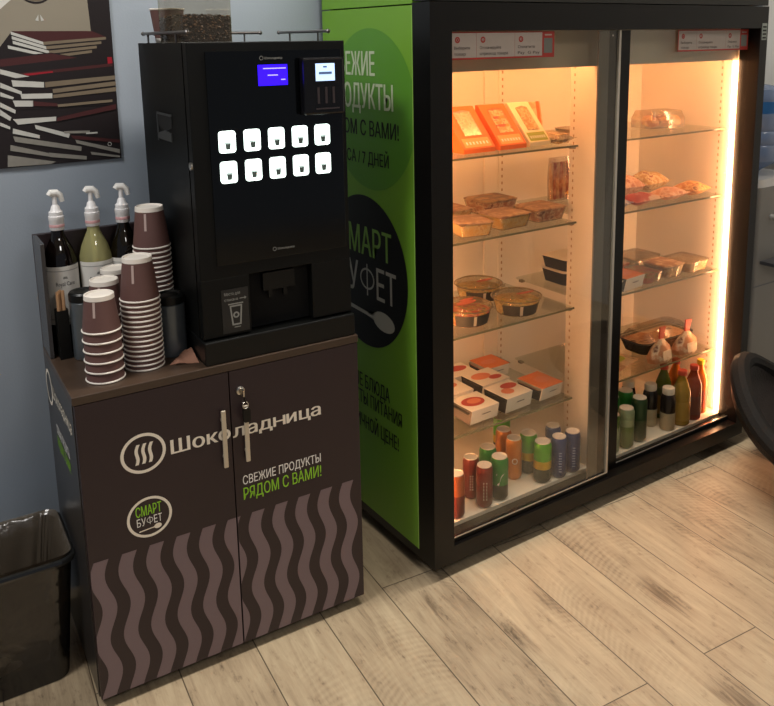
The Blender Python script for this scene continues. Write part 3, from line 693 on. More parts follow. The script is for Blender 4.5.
# printed left side
mb = MB().box(0, .03, .08, FD, .069, 1.655, 0).box(0, .03, .08, FD, 1.659, 1.95, 0)
so = (-.0006, 0, 0); UY = (0, -1, 0)   # reading direction runs towards the front
def sy(y): return -y
def disc_poly(cy, cz, r, y0, seg=64):
    pts = []
    for k in range(seg):
        a = 2*PI*k/seg; pts.append((max(-.572, min(-y0, cy + r*cos(a))), cz + r*sin(a)))
    return pts
mb.flat(disc_poly(-.30, 1.364, .235, .081), (-.0004, 0, 0), UY, (0, 0, 1), 1)
mb.box(-.0006, 0, .0802, .0835, .069, 1.655, 5)
T = lambda s, y_end, w, z, h, m, bold=.04: mb.text(s, (-.0008, y_end + w, z), UY, (0, 0, 1), w, h, m, bold)
T('СВЕЖИЕ', .272, .245, 1.464, .070, 6); T('ПРОДУКТЫ', .179, .355, 1.368, .074, 6)
T('РЯДОМ С ВАМИ!', .152, .405, 1.288, .046, 2, .045); T('24 ЧАСА / 7 ДНЕЙ', .206, .345, 1.2035, .038, 2, .04)
T('ВКУСНЫЕ БЛЮДА', .226, .335, .480, .046, 2, .04); T('ПРОДУКТЫ ПИТАНИЯ', .161, .40, .423, .045, 2, .04); T('ПО ОТЛИЧНОЙ ЦЕНЕ!', .180, .385, .341, .046, 2, .04)
mb.ell(-.350, .868, .232, .238, so, UY, (0, 0, 1), 2, 64)
so2 = (-.0010, 0, 0)
mb.text('СМАРТ', (-.0010, .510, .920), UY, (0, 0, 1), .308, .090, 3, .03)
mb.bufet((-.0010, .510, .793), UY, (0, 0, 1), .330, .100, 4, .012, .012)
spoon(mb, -.545, -.190, .742, .728, .007, so2, UY, (0, 0, 1), 4, .030)
mb.build('side_panel', [panel_green, panel_green_dark, black_print, mat('emblem green', '#86b552', .5), mat('emblem grey', '#b9b9b0', .5), panel_green_pale, mat('pale lettering', '#cbd8b4', .5)], fr)
MB().box(FW-.022, FW, .08, FD, .069, 1.95).build('side_panel', black_metal, fr)
MB().box(.03, FW-.022, FD-.024, FD, .069, 1.95).build('back_panel', black_metal, fr)
MB().box(0, FW, .08, FD, .041, .0685).build('base_panel', black_plastic, fr)
MB().box(.0305, FW-.0225, .075, FD-.025, 1.662, 1.94).box(.0, FW, .004, .0745, 1.664, 1.94).build('header', mat('header black', '#1a1914', .5), fr)
for x in (.07, FW-.07):
    for y in (.12, FD-.06): MB().lathe([(.022, 0), (.024, .005), (.014, .012), (.014, .041)], (x, y), 16).build('foot', black_plastic, fr)
# mitred front frame
def bar(mb, pts, y0, y1, m=0): mb.prism(pts, (0, y0, 0), FX, FZ, (0, y1-y0, 0), m)
zb, zt, il, ir, ib, it = .041, 1.661, .0715, 1.436, .094, 1.586
mb = MB()
bar(mb, [(0, zb), (il, ib), (il, it), (0, zt)], 0, .08); bar(mb, [(FW, zb), (FW, zt), (ir, it), (ir, ib)], 0, .08)
bar(mb, [(0, zb), (FW, zb), (ir, ib), (il, ib)], 0, .08); bar(mb, [(0, zt), (il, it), (ir, it), (FW, zt)], 0, .08)
mb.box(FW-.034, FW-.006, -.0006, 0, 1.545, 1.603, 1)
for k in range(4):
    mb.box(FW-.031, FW-.010, -.0010, -.0006, 1.550+.0125*k, 1.556+.0125*k, 0)
mb.build('frame', [frame_black, mat('small sticker', '#8f9890', .5)], fr)
# interior
mb = MB()
mb.box(.03, FW-.022, .53, FD-.024, .069, 1.64).box(.03, .044, .082, .53, .069, 1.64).box(1.445, FW-.022, .082, .53, .069, 1.64)
mb.box(.044, 1.445, .082, .53, .069, .105).box(.044, 1.445, .082, .53, 1.60, 1.64)
mb.box(.612, .742, .522, .53, .105, 1.60).box(.675, .705, .518, .522, .105, 1.60)
for k in range(58):
    z = .14 + .025*k
    mb.box(.687, .693, .5174, .518, z, z+.010, 1); mb.box(1.4444, 1.445, .15, .156, z, z+.010, 1)
    mb.box(.120, .126, .5294, .53, z, z+.01, 1); mb.box(1.36, 1.366, .5294, .53, z, z+.01, 1)
mb.build('interior_liner', [cream_liner, mat('slot shadow', '#b8936f', .8)], fr)
MB().box(.044, 1.445, .092, .102, 1.474, 1.5995).build('valance', valance_mat, fr)
mb = MB().box(.715, .748, .103, .205, .1052, 1.5995, 0).box(.715, .748, .0845, .103, .1052, 1.473, 0)
for k in range(56):
    z = .14 + .025*k
    mb.box(.7144, .715, .184, .189, z, z+.009, 1)
mb.build('center_post', [cream_liner, MATS['slot shadow']], fr)
led = mat('warm led tube', '#fff0d8', .4, emit='#ffbc8a', strength=36)
MB().box(1.417, 1.438, .083, .0915, .112, 1.472, 0).build('led_lamp', led, fr, bev=.003)
MB().box(.047, .079, .083, .0915, .112, 1.472, 0).build('led_lamp', led, fr, bev=.003)
for x0, x1 in ((.06, .70), (.762, 1.43)):
    MB().box(x0, x1, .112, .128, 1.560, 1.574, 0).build('led_lamp', mat('warm top led', '#fff0d8', .4, emit='#ffb678', strength=32), fr, bev=.003)
# sliding doors
STR = [mat('strip white', '#c2b5ab', .5), red_print, grey_print, mat('strip code grey', '#7d7f78', .5), mat('strip ink', '#5a4f4a', .5)]
def strip(x0, x1, z0, z1, y, par, divs):
    mb = MB().box(x0, x1, y-.0012, y-.0004, z0, z1, 1)
    e = .003; xs = [x0+e] + divs + [x1-.048]
    for i in range(3):
        a, b = xs[i] + (0 if i == 0 else .001), xs[i+1]
        mb.box(a, b, y-.0016, y-.0012, z0+.005, z1-e, 0)
        w_ = b-a; yy = y-.0018
        mb.ring(a+.022, z1-.021, .0085, .0085, .004, (0, yy, 0), FX, FZ, 1, 20)
        mb.text('123'[i], (a+.0195, yy, z1-.0245), FX, FZ, .005, .007, 1, .02)
        t1, t2 = (('Выберите', 'товар'), ('Отсканируйте', 'штрихкод товара'), ('Оплатите', 'Pay  G Pay'))[i]
        mb.text(t1, (a+.011, yy, z1-.046), FX, FZ, min(w_*.62, .075), .008, 4, .01); mb.text(t2, (a+.011, yy, z1-.062), FX, FZ, min(w_*(.45 if i == 0 else .8), .1), .008, 4, .01)
    mb.box(x1-.041, x1-.008, y-.0016, y-.0012, z0+.012, z1-.019, 3)
    mb.box(x1-.038, x1-.011, y-.0016, y-.0012, z1-.012, z1-.008, 0)
    return mb.build('instruction_strip', STR, par)
d1 = MB().box(.0722, .726, .014, .019, .112, 1.5835).build('sliding_door', glass_door, fr)
mb = MB().box(.0720, .7345, .0125, .0205, .0945, .108, 0).box(.0722, .726, .0125, .0135, .1082, .1122, 2)
mb.box(.726, .7345, .0125, .0205, .1082, 1.584, 2)
mb.box(.646, .690, .0205, .026, .109, 1.584, 1).box(.690, .726, .0205, .026, .109, 1.584, 3)
mb.lathe([(.003, 0), (.001, .002)], (0, 0), 10) if False else mb.box(.694, .699, .0123, .0125, 1.566, 1.571, 2)
mb.build('door_trim', [frame_black, frame_grey, mat('bright edge trim', '#c7bfb2', .3, metal=.5), mat('dark brown gasket', '#2e241e', .45)], d1)
strip(.0735, .452, 1.510, 1.5832, .014, d1, [.163, .300])
d2 = MB().box(.805, 1.4345, .042, .047, .110, 1.5835).build('sliding_door', glass_door, fr)
mb = MB().box(.762, .8048, .038, .052, .0945, 1.584, 0).box(.8048, 1.4352, .038, .052, .0945, .1075, 0).box(.8048, 1.4345, .0405, .0415, .1077, .1110, 1)
mb.build('door_trim', [frame_black, MATS['bright edge trim']], d2)
strip(1.040, 1.424, 1.512, 1.5832, .042, d2, [1.135, 1.295])
# shelves
SH = [1.219, .967, .675, .355]
for z in SH:
    for x0, x1 in ((.0455, .668), (.7495, 1.4385)):
        sh = MB().box(x0, x1, .1215, .505, z, z+.006).build('shelf', glass_shelf, fr)
        MB().box(x0, x1, .119, .1213, z, z+.006).build('front_edge', glass_edge, sh)
        mb = MB()
        for xx in ((x0, x0+.014), (x1-.014, x1)):
            for yy in (.130, .47): mb.box(xx[0], xx[1], yy, yy+.018, z-.008, z-.0003)
        mb.build('bracket', mat('shelf clip', '#9a8a74', .35, metal=.6), sh)
SZ = [z + .0064 for z in SH]; FZ0 = .1056

# ------------------------------------------------------------------ food: builders
card_white = mat('white card', '#e9e2d6', .6, nz=(30, .04)); card_black = mat('black card', '#2a2724', .6)
orange_card = mat('orange card', '#e66f2c', .5, nz=(20, .05)); yellow_card = mat('pale yellow card', '#f0e0b4', .5); olive_card = mat('olive card', '#9aa23c', .5)
bread = two_tone('sandwich filling', '#c79a5c', '#efd9a8', 55, c3='#a8552f'); salad_g = two_tone('salad', '#c9a24a', '#e9d08a', 70, c3='#7d8a35')
cheese = two_tone('omelette', '#eab54a', '#f2d489', 40, c3='#d08a2a'); green_food = two_tone('green veg', '#4c5c28', '#7f8a44', 60)
pastry_m = two_tone('pastry crust', '#c9803a', '#efc078', 45, c3='#8a4a1c', bump=(70, .3)); meat = two_tone('meat slices', '#b86a4e', '#e2b59c', 60, c3='#8c3c2c')
red_food = two_tone('red print food', '#c2402c', '#e8754e', 60); tomato = two_tone('tomato and greens', '#c8472c', '#e3a24a', 45, c3='#6d7a30')

def wedge_box(x, w, label, c1, c2, food):
    t = thing('sandwich_box', label, 'food box', (x, .175, SZ[0]), 0, 'boxed sandwiches on the top left shelf')
    d, h, f = .125, .132, .014
    MB().prism([(0, 0), (d, 0), (d, h), (d-.012, h), (0, f)], (-w/2, 0, 0), (0, 1, 0), (0, 0, 1), (w, 0, 0), 0).build('box', c1, t, bev=.001)
    sl = Vector((0, d-.012, h-f)); L_ = sl.length; uy = sl / L_; nrm = Vector((0, -uy.z, uy.y)); o = Vector((0, 0, f))
    mb = MB()
    for r0, e, m in ((.0008, 0, 0),):
        mb.flat([(-w*.42, L_*.03), (w*.42, L_*.03), (w*.42, L_*.24), (-w*.42, L_*.24)], o + nrm*.0005, FX, uy, 0)
    mb.text('IlIIlIl', o + nrm*.001 + uy*(L_*.09) + Vector((-w*.34, 0, 0)), FX, uy, w*.68, .011, 1, .02)
    mb.build('front_print', [c2, card_white], t)
    wn = MB(); wn.prism([(-w*.26, L_*.29), (w*.27, L_*.29), (w*.27, L_*.86), (w*.05, L_*.90), (-w*.26, L_*.86)], o + nrm*.0005, FX, uy, nrm*.003, 0)
    wn = wn.build('window', film, t)
    fd = MB(); random.seed(int(x*1000))
    fd.prism([(-w*.25, L_*.30), (w*.26, L_*.30), (w*.26, L_*.85), (-w*.25, L_*.85)], o + nrm*.0004, FX, uy, nrm*.0012, 0)
    for k in range(5):
        v = L_*(.36+.1*k); fd.prism(rr2(w*.44, L_*.06, .004, 4, w*.02, v), o + nrm*.0014, FX, uy, nrm*.0009, k % 2)
    fd.build('sandwich', [bread, food], wn)
wedge_box(.308, .122, 'orange wedge sandwich box at the far left of the top shelf', orange_card, mat('peach card', '#f7a05a', .5), bread)
wedge_box(.443, .108, 'orange wedge sandwich box beside the pale yellow one', orange_card, mat('peach card', '#f7a05a', .5), tomato)
wedge_box(.556, .090, 'pale yellow wedge sandwich box with olive green foot', yellow_card, olive_card, bread)

def pillow(name, label, cat, c, size, m, rot=0, group=None, crimp=None, puff=1, parts=None, tilt=(0, 0)):
    """a filled bag: two puffed faces meeting at crimped ends"""
    t = thing(name, label, cat, c, rot, group); w_, d_, h_ = size
    n = 12; vs = []; fs = []
    random.seed(int(abs(c[0]*971+c[1]*577)*100))
    ph = [random.uniform(0, 6) for _ in range(6)]
    for sgn in (1, -1):
        for i in range(n+1):
            for j in range(n+1):
                u, v = i/n, j/n
                k = (sin(PI*u)**.45) * (sin(PI*v)**.6 if True else 1)
                wr = 1 + .10*sin(9*u+ph[0]+5*v)*sin(7*v+ph[1]) + .06*sin(17*u+ph[2])
                x = (u-.5)*w_*(1-.05*sin(PI*v)); y = (v-.5)*d_*(1-.04*sin(PI*u))
                z = h_*.5 + sgn*h_*.5*k*wr*(.96 if sgn > 0 else .96)
                vs.append((x, y, max(z, 0)))
    o = 0
    for sgn in (0, 1):
        b = sgn*(n+1)**2
        for i in range(n):
            for j in range(n): fs.append((b+i*(n+1)+j, b+(i+1)*(n+1)+j, b+(i+1)*(n+1)+j+1, b+i*(n+1)+j+1))
    mb = MB(); 
    if tilt != (0, 0): mb.M = Matrix.Rotation(tilt[0], 4, 'X') @ Matrix.Rotation(tilt[1], 4, 'Y')
    mb.add(vs, fs, 0, True); mb.build('wrapper', m, t)
    mb2 = MB(); mb2.M = mb.M
    for sx in (-1, 1):
        xs = sx*w_*.5
        k = 10; q = [(xs + sx*.012*e, (j/k-.5)*d_*.95, h_*.5 + .0018*(j % 2)) for e in (0, 1) for j in range(k+1)]
        mb2.add(q, [(j, j+1, k+2+j, k+1+j) for j in range(k)], 0)
    mb2.build('crimped_end', crimp or m, t)
    return t
t = pillow('cracker_bag', 'clear bag of flat crackers lying beside the sandwich boxes', 'bag', (.632, .192, SZ[0]), (.064, .13, .042), milky, 0)
for k in range(6):
    MB().box(-.022, .022, -.045, .045, .006+.005*k, .0095+.005*k).build('cracker', bread, t, bev=.001)
t = thing('cracker_pack', 'upright clear pack with an orange stripe behind the cracker bag', 'food pack', (.636, .272, SZ[0]), 0)
MB().prism([(0, 0), (.03, 0), (.045, .125), (.03, .13)], (-.032, 0, 0), (0, 1, 0), (0, 0, 1), (.064, 0, 0)).build('wrapper', two_tone('cracker wrap', '#e5c79c', '#d4a874', 30), t, bev=.003)
MB().prism([(-.0008, 0), (.0292, .13), (.0292, .1295), (0, 0)], (.012, 0, 0), (0, 1, 0), (0, 0, 1), (.014, 0, 0)).build('stripe', orange_card, t)

def tray(name, label, cat, c, size, rot, body, food, group, lid=film, sleeve=None, ends=None, tops=None, lidm=None):
    """tapered tray with food, a lid and (optionally) a card sleeve round its middle"""
    t = thing(name, label, cat, c, rot, group); w_, d_, h_ = size
    lo = .86
    mb = MB().loft([rrect(-w_/2*lo, w_/2*lo, -d_/2*lo, d_/2*lo, .012, 0, 4), rrect(-w_/2, w_/2, -d_/2, d_/2, .014, h_*.9, 4)], 0, True, True, False)
    mb.build('container', body, t)
    MB().loft([rrect(-w_/2*lo*.93, w_/2*lo*.93, -d_/2*lo*.93, d_/2*lo*.93, .01, .002, 4), rrect(-w_/2*.93, w_/2*.93, -d_/2*.93, d_/2*.93, .01, h_*.78, 4)], 0, False).build('food', food, t)
    ld = MB().loft([rrect(-w_/2-.002, w_/2+.002, -d_/2-.002, d_/2+.002, .015, h_*.9+.0003, 4), rrect(-w_/2-.002, w_/2+.002, -d_/2-.002, d_/2+.002, .015, h_*.93, 4), rrect(-w_/2*.9, w_/2*.9, -d_/2*.9, d_/2*.9, .012, h_, 4)], 0, False)
    ld.build('lid', lidm or lid, t)
    if sleeve:
        s0, s1 = sleeve
        hh = h_ + .0015; x0, x1 = -w_/2*s0, w_/2*s0
        mb = MB().box(x0, x1, -d_/2-.0045, d_/2+.0045, hh, hh+.0012, 0)
        mb.add([(x0, -d_/2*.9, .0), (x1, -d_/2*.9, .0), (x1, -d_/2-.0045, hh), (x0, -d_/2-.0045, hh), (x0, d_/2*.9, .0), (x1, d_/2*.9, .0), (x1, d_/2+.0045, hh), (x0, d_/2+.0045, hh)], [(0, 1, 2, 3), (5, 4, 7, 6), (0, 3, 7, 4), (1, 5, 6, 2)], [1, 1, 2, 1])
        zz = hh+.0014
        if tops:
            for (cx, cy, rx, ry, mi) in tops: mb.ell(cx*w_, cy*d_, rx*w_, ry*d_, (0, 0, zz + .0001*mi), FX, (0, 1, 0), mi, 20)
            mb.add([(-w_*.10, -d_/2*.975-.0018, h_*.55), (w_*.2, -d_/2*.975-.0018, h_*.55), (w_*.2, -d_/2*.985-.003, h_*.62), (-w_*.10, -d_/2*.985-.003, h_*.62)], [(0, 1, 2, 3)], 5)
        mb.build('sleeve', [s1[0], s1[1], s1[2], red_print, mat('salmon print', '#d97f5e', .5), card_black], t)
    return t
tray_clear = clear('tray plastic', '#f3ece0', .09, .1, body=.17, bodycol='#e7d3b0')
def lbl(m): return m
lid_brown = two_tone('printed film lid', '#96745e', '#b8967a', 26, c3='#80604c')
G2 = 'ready meal trays on the second left shelf'
tray('meal_tray', 'clear meal tray with egg and greens at the front left of the second shelf', 'food tray', (.290, .205, SZ[1]), (.115, .125, .046), rad(-14), tray_clear, cheese, G2, lidm=lid_brown)
tray('meal_tray', 'clear meal tray in the middle of the second shelf front row', 'food tray', (.445, .222, SZ[1]), (.135, .125, .046), .04, tray_clear, cheese, G2, lidm=lid_brown)
tray('meal_tray', 'clear meal tray beside the centre post on the second shelf', 'food tray', (.610, .232, SZ[1]), (.135, .125, .046), .03, tray_clear, meat, G2, lidm=lid_brown)
tray('meal_tray', 'clear meal tray at the rear left of the second shelf', 'food tray', (.345, .395, SZ[1]), (.135, .125, .046), .0, tray_clear, bread, G2, lidm=lid_brown)
tray('meal_tray', 'clear meal tray in the middle of the second shelf rear row', 'food tray', (.55, .415, SZ[1]), (.150, .125, .052), .0, tray_clear, meat, G2, lidm=two_tone('dark film lid', '#7c6452', '#a58463', 26))

def bowl(x, y, label, food, tops, rot=0):
    t = thing('salad_bowl', label, 'salad bowl', (x, y, SZ[2]), rot, 'round salad bowls on the third left shelf')
    MB().lathe([(.062, 0), (.066, .002), (.078, .048), (.079, .050)], (0, 0), 40, 0, True, False).build('container', tray_clear, t)
    MB().lathe([(.060, .0025), (.064, .004), (.0735, .040), (.05, .045), (.001, .047)], (0, 0), 40, 0, True, True).build('salad', food, t)
    MB().lathe([(.080, .0503), (.083, .051), (.083, .055), (.080, .0565), (.074, .0565), (.071, .0615), (.001, .062)], (0, 0), 40, 0, False, True).build('lid', clear('bowl lid', '#f2ead8', .12, .08, body=.08, bodycol='#d8c39a'), t)
    mb = MB()
    for k in range(9): pass
    ph = [2*PI*k/40 for k in range(41)]
    mb.tube([(.0835*cos(a), .0835*sin(a), .0535) for a in ph], .0016, 6, 0)
    mb.build('lid_rim', mat('rim edge', '#6f6248', .3), t)
    s = MB(); seg = 20; a0, a1 = rad(198), rad(300)
    def pt(k, z): 
        a = a0+(a1-a0)*k/seg; r = .0665 + (.0785-.0665)*z/.05 + .0008; return (r*cos(a), r*sin(a), z)
    s.add([pt(k, z) for z in (.004, .040) for k in range(seg+1)], [(k, k+1, seg+2+k, seg+1+k) for k in range(seg)], 0, True)
    def pt2(k, z, e=.0012):
        a = a0+(a1-a0)*k/seg; r = .0665 + (.0785-.0665)*z/.05 + e; return (r*cos(a), r*sin(a), z)
    s.add([pt2(k, z) for z in (.006, .038) for k in (9, 10.5)], [(0, 1, 3, 2)], 1)
    s.build('sleeve', [mat('dark sleeve', '#3c352e', .55), mat('silver code', '#b7ab98', .4)], t)
    if tops:
        mb = MB()
        for cx, cy, rx, ry in tops: mb.ell(cx, cy, rx, ry, (0, 0, .0624), FX, (0, 1, 0), 0, 20)
        mb.build('lid_print', mat('pink print', '#cf6a52', .5), t)
bowl(.478, .392, 'round salad bowl at the rear of the third shelf', salad_g, [(.02, -.01, .035, .010)])
bowl(.487, .205, 'round salad bowl front right on the third shelf', salad_g, [(.025, -.012, .036, .009)], -.1)
bowl(.293, .222, 'round salad bowl with bright red topping front left on the third shelf', tomato, [(.0, .0, .040, .014), (.02, .022, .03, .010)], .1)

G4 = 'sleeved meal trays on the fourth left shelf'
slv = (card_white, card_white, card_black)
ov = [(-.05, .0, .36, .30, 3), (.0, .02, .22, .17, 4)]
tray('sleeved_tray', 'white sleeved tray with red oval at the front left of the fourth shelf', 'food tray', (.312, .207, SZ[3]), (.118, .105, .046), .02, card_black, meat, G4, sleeve=(.96, (card_white, card_white, mat('grey card end', '#6a5f58', .6))), tops=ov)
tray('sleeved_tray', 'white sleeved tray with black end in the middle of the fourth shelf', 'food tray', (.456, .207, SZ[3]), (.118, .105, .050), .05, card_black, tomato, G4, sleeve=(.98, slv), tops=[(.18, .2, .28, .2, 3), (-.1, -.1, .2, .2, 4)])
tray('sleeved_tray', 'black tray with orange and white top beside the centre post', 'food tray', (.605, .212, SZ[3]), (.125, .110, .044), .06, card_black, red_food, G4, sleeve=(.8, (mat('orange print', '#d8743a', .5), card_white, card_white)), tops=[(.05, 0, .22, .22, 4)])
tray('sleeved_tray', 'white sleeved tray at the left of the fourth shelf second row', 'food tray', (.315, .342, SZ[3]), (.118, .105, .046), .0, card_black, meat, G4, sleeve=(.96, slv), tops=[(.0, .1, .3, .2, 4)])
tray('sleeved_tray', 'white sleeved tray in the middle of the fourth shelf second row', 'food tray', (.47, .342, SZ[3]), (.130, .105, .046), .04, card_black, meat, G4, sleeve=(.96, slv), tops=[(-.1, .1, .3, .25, 4), (.2, -.2, .2, .16, 3)])
tray('sleeved_tray', 'black based tray at the very back of the fourth shelf', 'food tray', (.575, .447, SZ[3]), (.130, .095, .042), .0, card_black, red_food, G4, sleeve=(.8, (mat('orange print', '#d8743a', .5), card_white, card_white)), tops=[(-.05, 0, .25, .2, 4)])
tray('sleeved_tray', 'white sleeved tray at the left rear of the fourth shelf', 'food tray', (.42, .447, SZ[3]), (.130, .09, .046), .0, card_black, meat, G4, sleeve=(.9, slv), tops=[(.1, .1, .3, .25, 3)])

# ------------------------------------------------------------------ cans
can_top = mat('can lid', '#eee4d6', .35, metal=.35)
def can(x, y, r, h, bands, label, group, text=None, z=FZ0):
    """bands: list of (fraction from the bottom, material)"""
    t = thing('drink_can', label, 'can', (x, y, z), 0, group)
    prof = [(r*.72, 0), (r*.80, .002), (r*.98, .010), (r, .013)]; ms = [0, 0, 0]; mats = [b[1] for b in bands]
    for i, (f, mm) in enumerate(bands):
        zt = .013 + (h-.030)*f; prof.append((r, zt)); ms.append(i)
    last = len(bands)-1
    prof += [(r*.985, h-.013), (r*.84, h-.003)]; ms += [last, last]
    MB().lathe(prof, (0, 0), 28, ms, True, True).build('body', mats, t)
    MB().lathe([(r*.845, h-.0035), (r*.87, h-.001), (r*.85, h), (r*.81, h), (r*.79, h-.0022), (.001, h-.0022)], (0, 0), 28, 0, False, True).build('lid', can_top, t)
    if text:
        s, tw, th, zc, tm, ang = text
        mb = MB(); rr = r + .0004
        vert = tw < 0; tw = abs(tw)
        def bend(u, v):
            if vert: u, v = v - th/2, u - tw/2     # lettering running up the can
            else: u, v = u - tw/2, v
            a = ang + (-u if vert else u)/rr
            return (rr*cos(a), rr*sin(a), zc + v)
        mb.text(s, None, None, None, tw, th, 0, .03, bend=bend); mb.build('lettering', tm, t)
    return t
VA = rad(-124)   # side of a can that faces the aisle
redc = mat('wine red can', '#7d332a', .3, metal=.3, nz=(60, .1)); redo = mat('orange red can', '#ad5a30', .3, metal=.3); grn = mat('green can', '#2f8a3a', .3, metal=.3); lime = mat('bright green can', '#5fb52c', .3, metal=.3)
yel = mat('yellow can band', '#d9b11e', .3, metal=.3); drk = mat('dark green can', '#2f3a2c', .3, metal=.3); blu = mat('blue can', '#33477f', .3, metal=.35); org = mat('orange can', '#c87a2c', .3, metal=.3); olive = mat('olive beer can', '#5f7a3a', .3, metal=.3, nz=(50, .25)); pale_g = mat('pale green beer can', '#9cab86', .3, metal=.3, nz=(60, .2)); dkg = mat('dark green beer can', '#2f4a2c', .3, metal=.3, nz=(60, .3))
GC = 'drink cans on the fridge floor'
can(.163, .110, .0265, .145, [(.55, redc), (1, redo)], 'red and orange can beside the left frame, at the very front', GC)
can(.168, .176, .0265, .145, [(1, redc)], 'red can behind the front left one', GC)
can(.270, .172, .0265, .140, [(1, redc)], 'dark red can behind the front dark red one', GC, ('IlIIlI', -.05, .012, .06, cream_print, VA))
can(.272, .106, .0265, .140, [(1, redc)], 'dark red can standing left of the green can with a white seven', GC, ('IlIIlI', -.06, .013, .06, cream_print, VA))
can(.341, .114, .0285, .145, [(.35, drk), (1, grn)], 'green can with a large white 7', GC, ('7', .026, .042, .055, white_print, VA))
can(.352, .186, .0285, .145, [(1, grn)], 'green can half hidden behind the can with a seven', GC)
can(.462, .182, .0275, .145, [(1, org)], 'orange can in the middle of the fridge floor', GC, ('O', .02, .022, .06, cream_print, VA))
can(.475, .250, .0275, .145, [(1, org)], 'second orange can behind the front orange can', GC)
can(.527, .112, .0300, .142, [(.33, drk), (.58, yel), (1, lime)], 'bright green can with yellow band, foremost', GC)
can(.530, .185, .0300, .142, [(.33, drk), (.58, yel), (1, lime)], 'bright green can with yellow band, behind the foremost one', GC)
can(.535, .330, .0300, .142, [(.33, drk), (.58, yel), (1, lime)], 'bright green can with yellow band, farthest back under the shelf', GC)
can(.592, .101, .0268, .145, [(1, blu)], 'blue can beside the foremost bright green can', GC, ('IlIIlIlI', -.07, .011, .06, mat('pale blue print', '#8fa0c8', .5), VA))
can(.655, .101, .0268, .145, [(1, blu)], 'blue can nearest the centre post', GC, ('IlIIlIlI', -.07, .011, .06, mat('pale blue print', '#8fa0c8', .5), VA))
can(.632, .172, .0268, .145, [(.8, mat('silver can', '#b9b2b8', .3, metal=.5)), (1, blu)], 'silver and blue can behind the two blue cans', GC)
can(.862, .112, .0285, .145, [(.75, pale_g), (1, olive)], 'pale green beer can closest to the middle door stile', GC)
can(.934, .110, .0290, .150, [(.6, olive), (1, pale_g)], 'olive beer can standing between the pale and the tall dark ones', GC)
can(.880, .184, .0285, .150, [(.9, dkg), (1, redc)], 'dark green can with red top behind the pale beer can', GC)
can(.948, .192, .0285, .160, [(1, grn)], 'green can behind the olive beer can', GC)
can(1.010, .116, .0285, .168, [(1, dkg)], 'tall dark green can in the front row of the right bay', GC)
can(1.022, .192, .0285, .165, [(1, grn)], 'green can behind the tall dark green can', GC)

# ------------------------------------------------------------------ bottles
def bottle(x, y, r, h, liquid, lab, capm, label, lab_z=(.10, .45), group='drink bottles on the fridge floor'):
    t = thing('drink_bottle', label, 'bottle', (x, y, FZ0), 0, group)
    MB().lathe([(r*.85, 0), (r, .006), (r, h*.58), (r*.96, h*.66), (r*.62, h*.80), (r*.42, h*.88), (r*.42, h*.92)], (0, 0), 28).build('bottle', liquid, t)
    MB().lathe([(r*.50, h*.915), (r*.52, h*.92), (r*.52, h*.99), (r*.48, h)], (0, 0), 20).build('cap', capm, t)
    MB().lathe([(r+.0006, h*lab_z[0]), (r+.0006, h*lab_z[1])], (0, 0), 28, 0, False, False).build('label', lab, t)
cola_l = mat('dark cola', '#1c120e', .12); tea_l = mat('amber tea', '#9a7a24', .12); org_l = mat('orange juice', '#e0761a', .15); cap_w = mat('pale cap', '#d9d2c2', .4); cap_r = mat('red cap', '#c04a34', .4)
lab_c = mat('pale label', '#b9ab8c', .5, nz=(60, .15)); lab_y = mat('amber label', '#a8842a', .5, nz=(50, .25)); lab_o = mat('red orange label', '#c4441c', .5, nz=(50, .2))
def jar(x, y, label):
    t = thing('drink_bottle', label, 'bottle', (x, y, FZ0), 0, 'drink bottles on the fridge floor')
    r, h = .028, .165
    MB().lathe([(r*.9, 0), (r, .005), (r, h*.42), (r*1.0, h*.72), (r*.88, h*.82), (r*.72, h*.86)], (0, 0), 28, [2, 2, 0, 0, 0]).build('bottle', [cola_l, cola_l, lab_c], t)
    MB().lathe([(r*.80, h*.855), (r*.82, h*.87), (r*.82, h*.985), (r*.76, h)], (0, 0), 24).build('cap', cap_w, t)
jar(1.168, .113, 'small dark bottle with pale cap, in front of the pair')
jar(1.142, .176, 'small dark bottle with pale cap, left rear of the pair')
jar(1.098, .245, 'small dark bottle with pale cap, farthest back')
bottle(1.245, .112, .0330, .215, tea_l, lab_y, cap_r, 'amber tea bottle in the front row beside the dark bottles')
bottle(1.235, .190, .0310, .215, mat('green tea', '#5a6a24', .12), lab_y, cap_r, 'green tinted tea bottle behind the amber one')
bottle(1.322, .118, .0320, .215, mat('red tea', '#8a3418', .12), mat('brown label', '#6d2f18', .5, nz=(50, .2)), cap_r, 'red brown drink bottle between the amber and the orange bottles')
bottle(1.388, .138, .0290, .215, org_l, lab_o, mat('yellow cap', '#e0c020', .4), 'orange drink bottle with yellow cap beside the lit tube')
bottle(1.318, .200, .0310, .215, org_l, lab_o, cap_r, 'orange drink bottle in the second row')

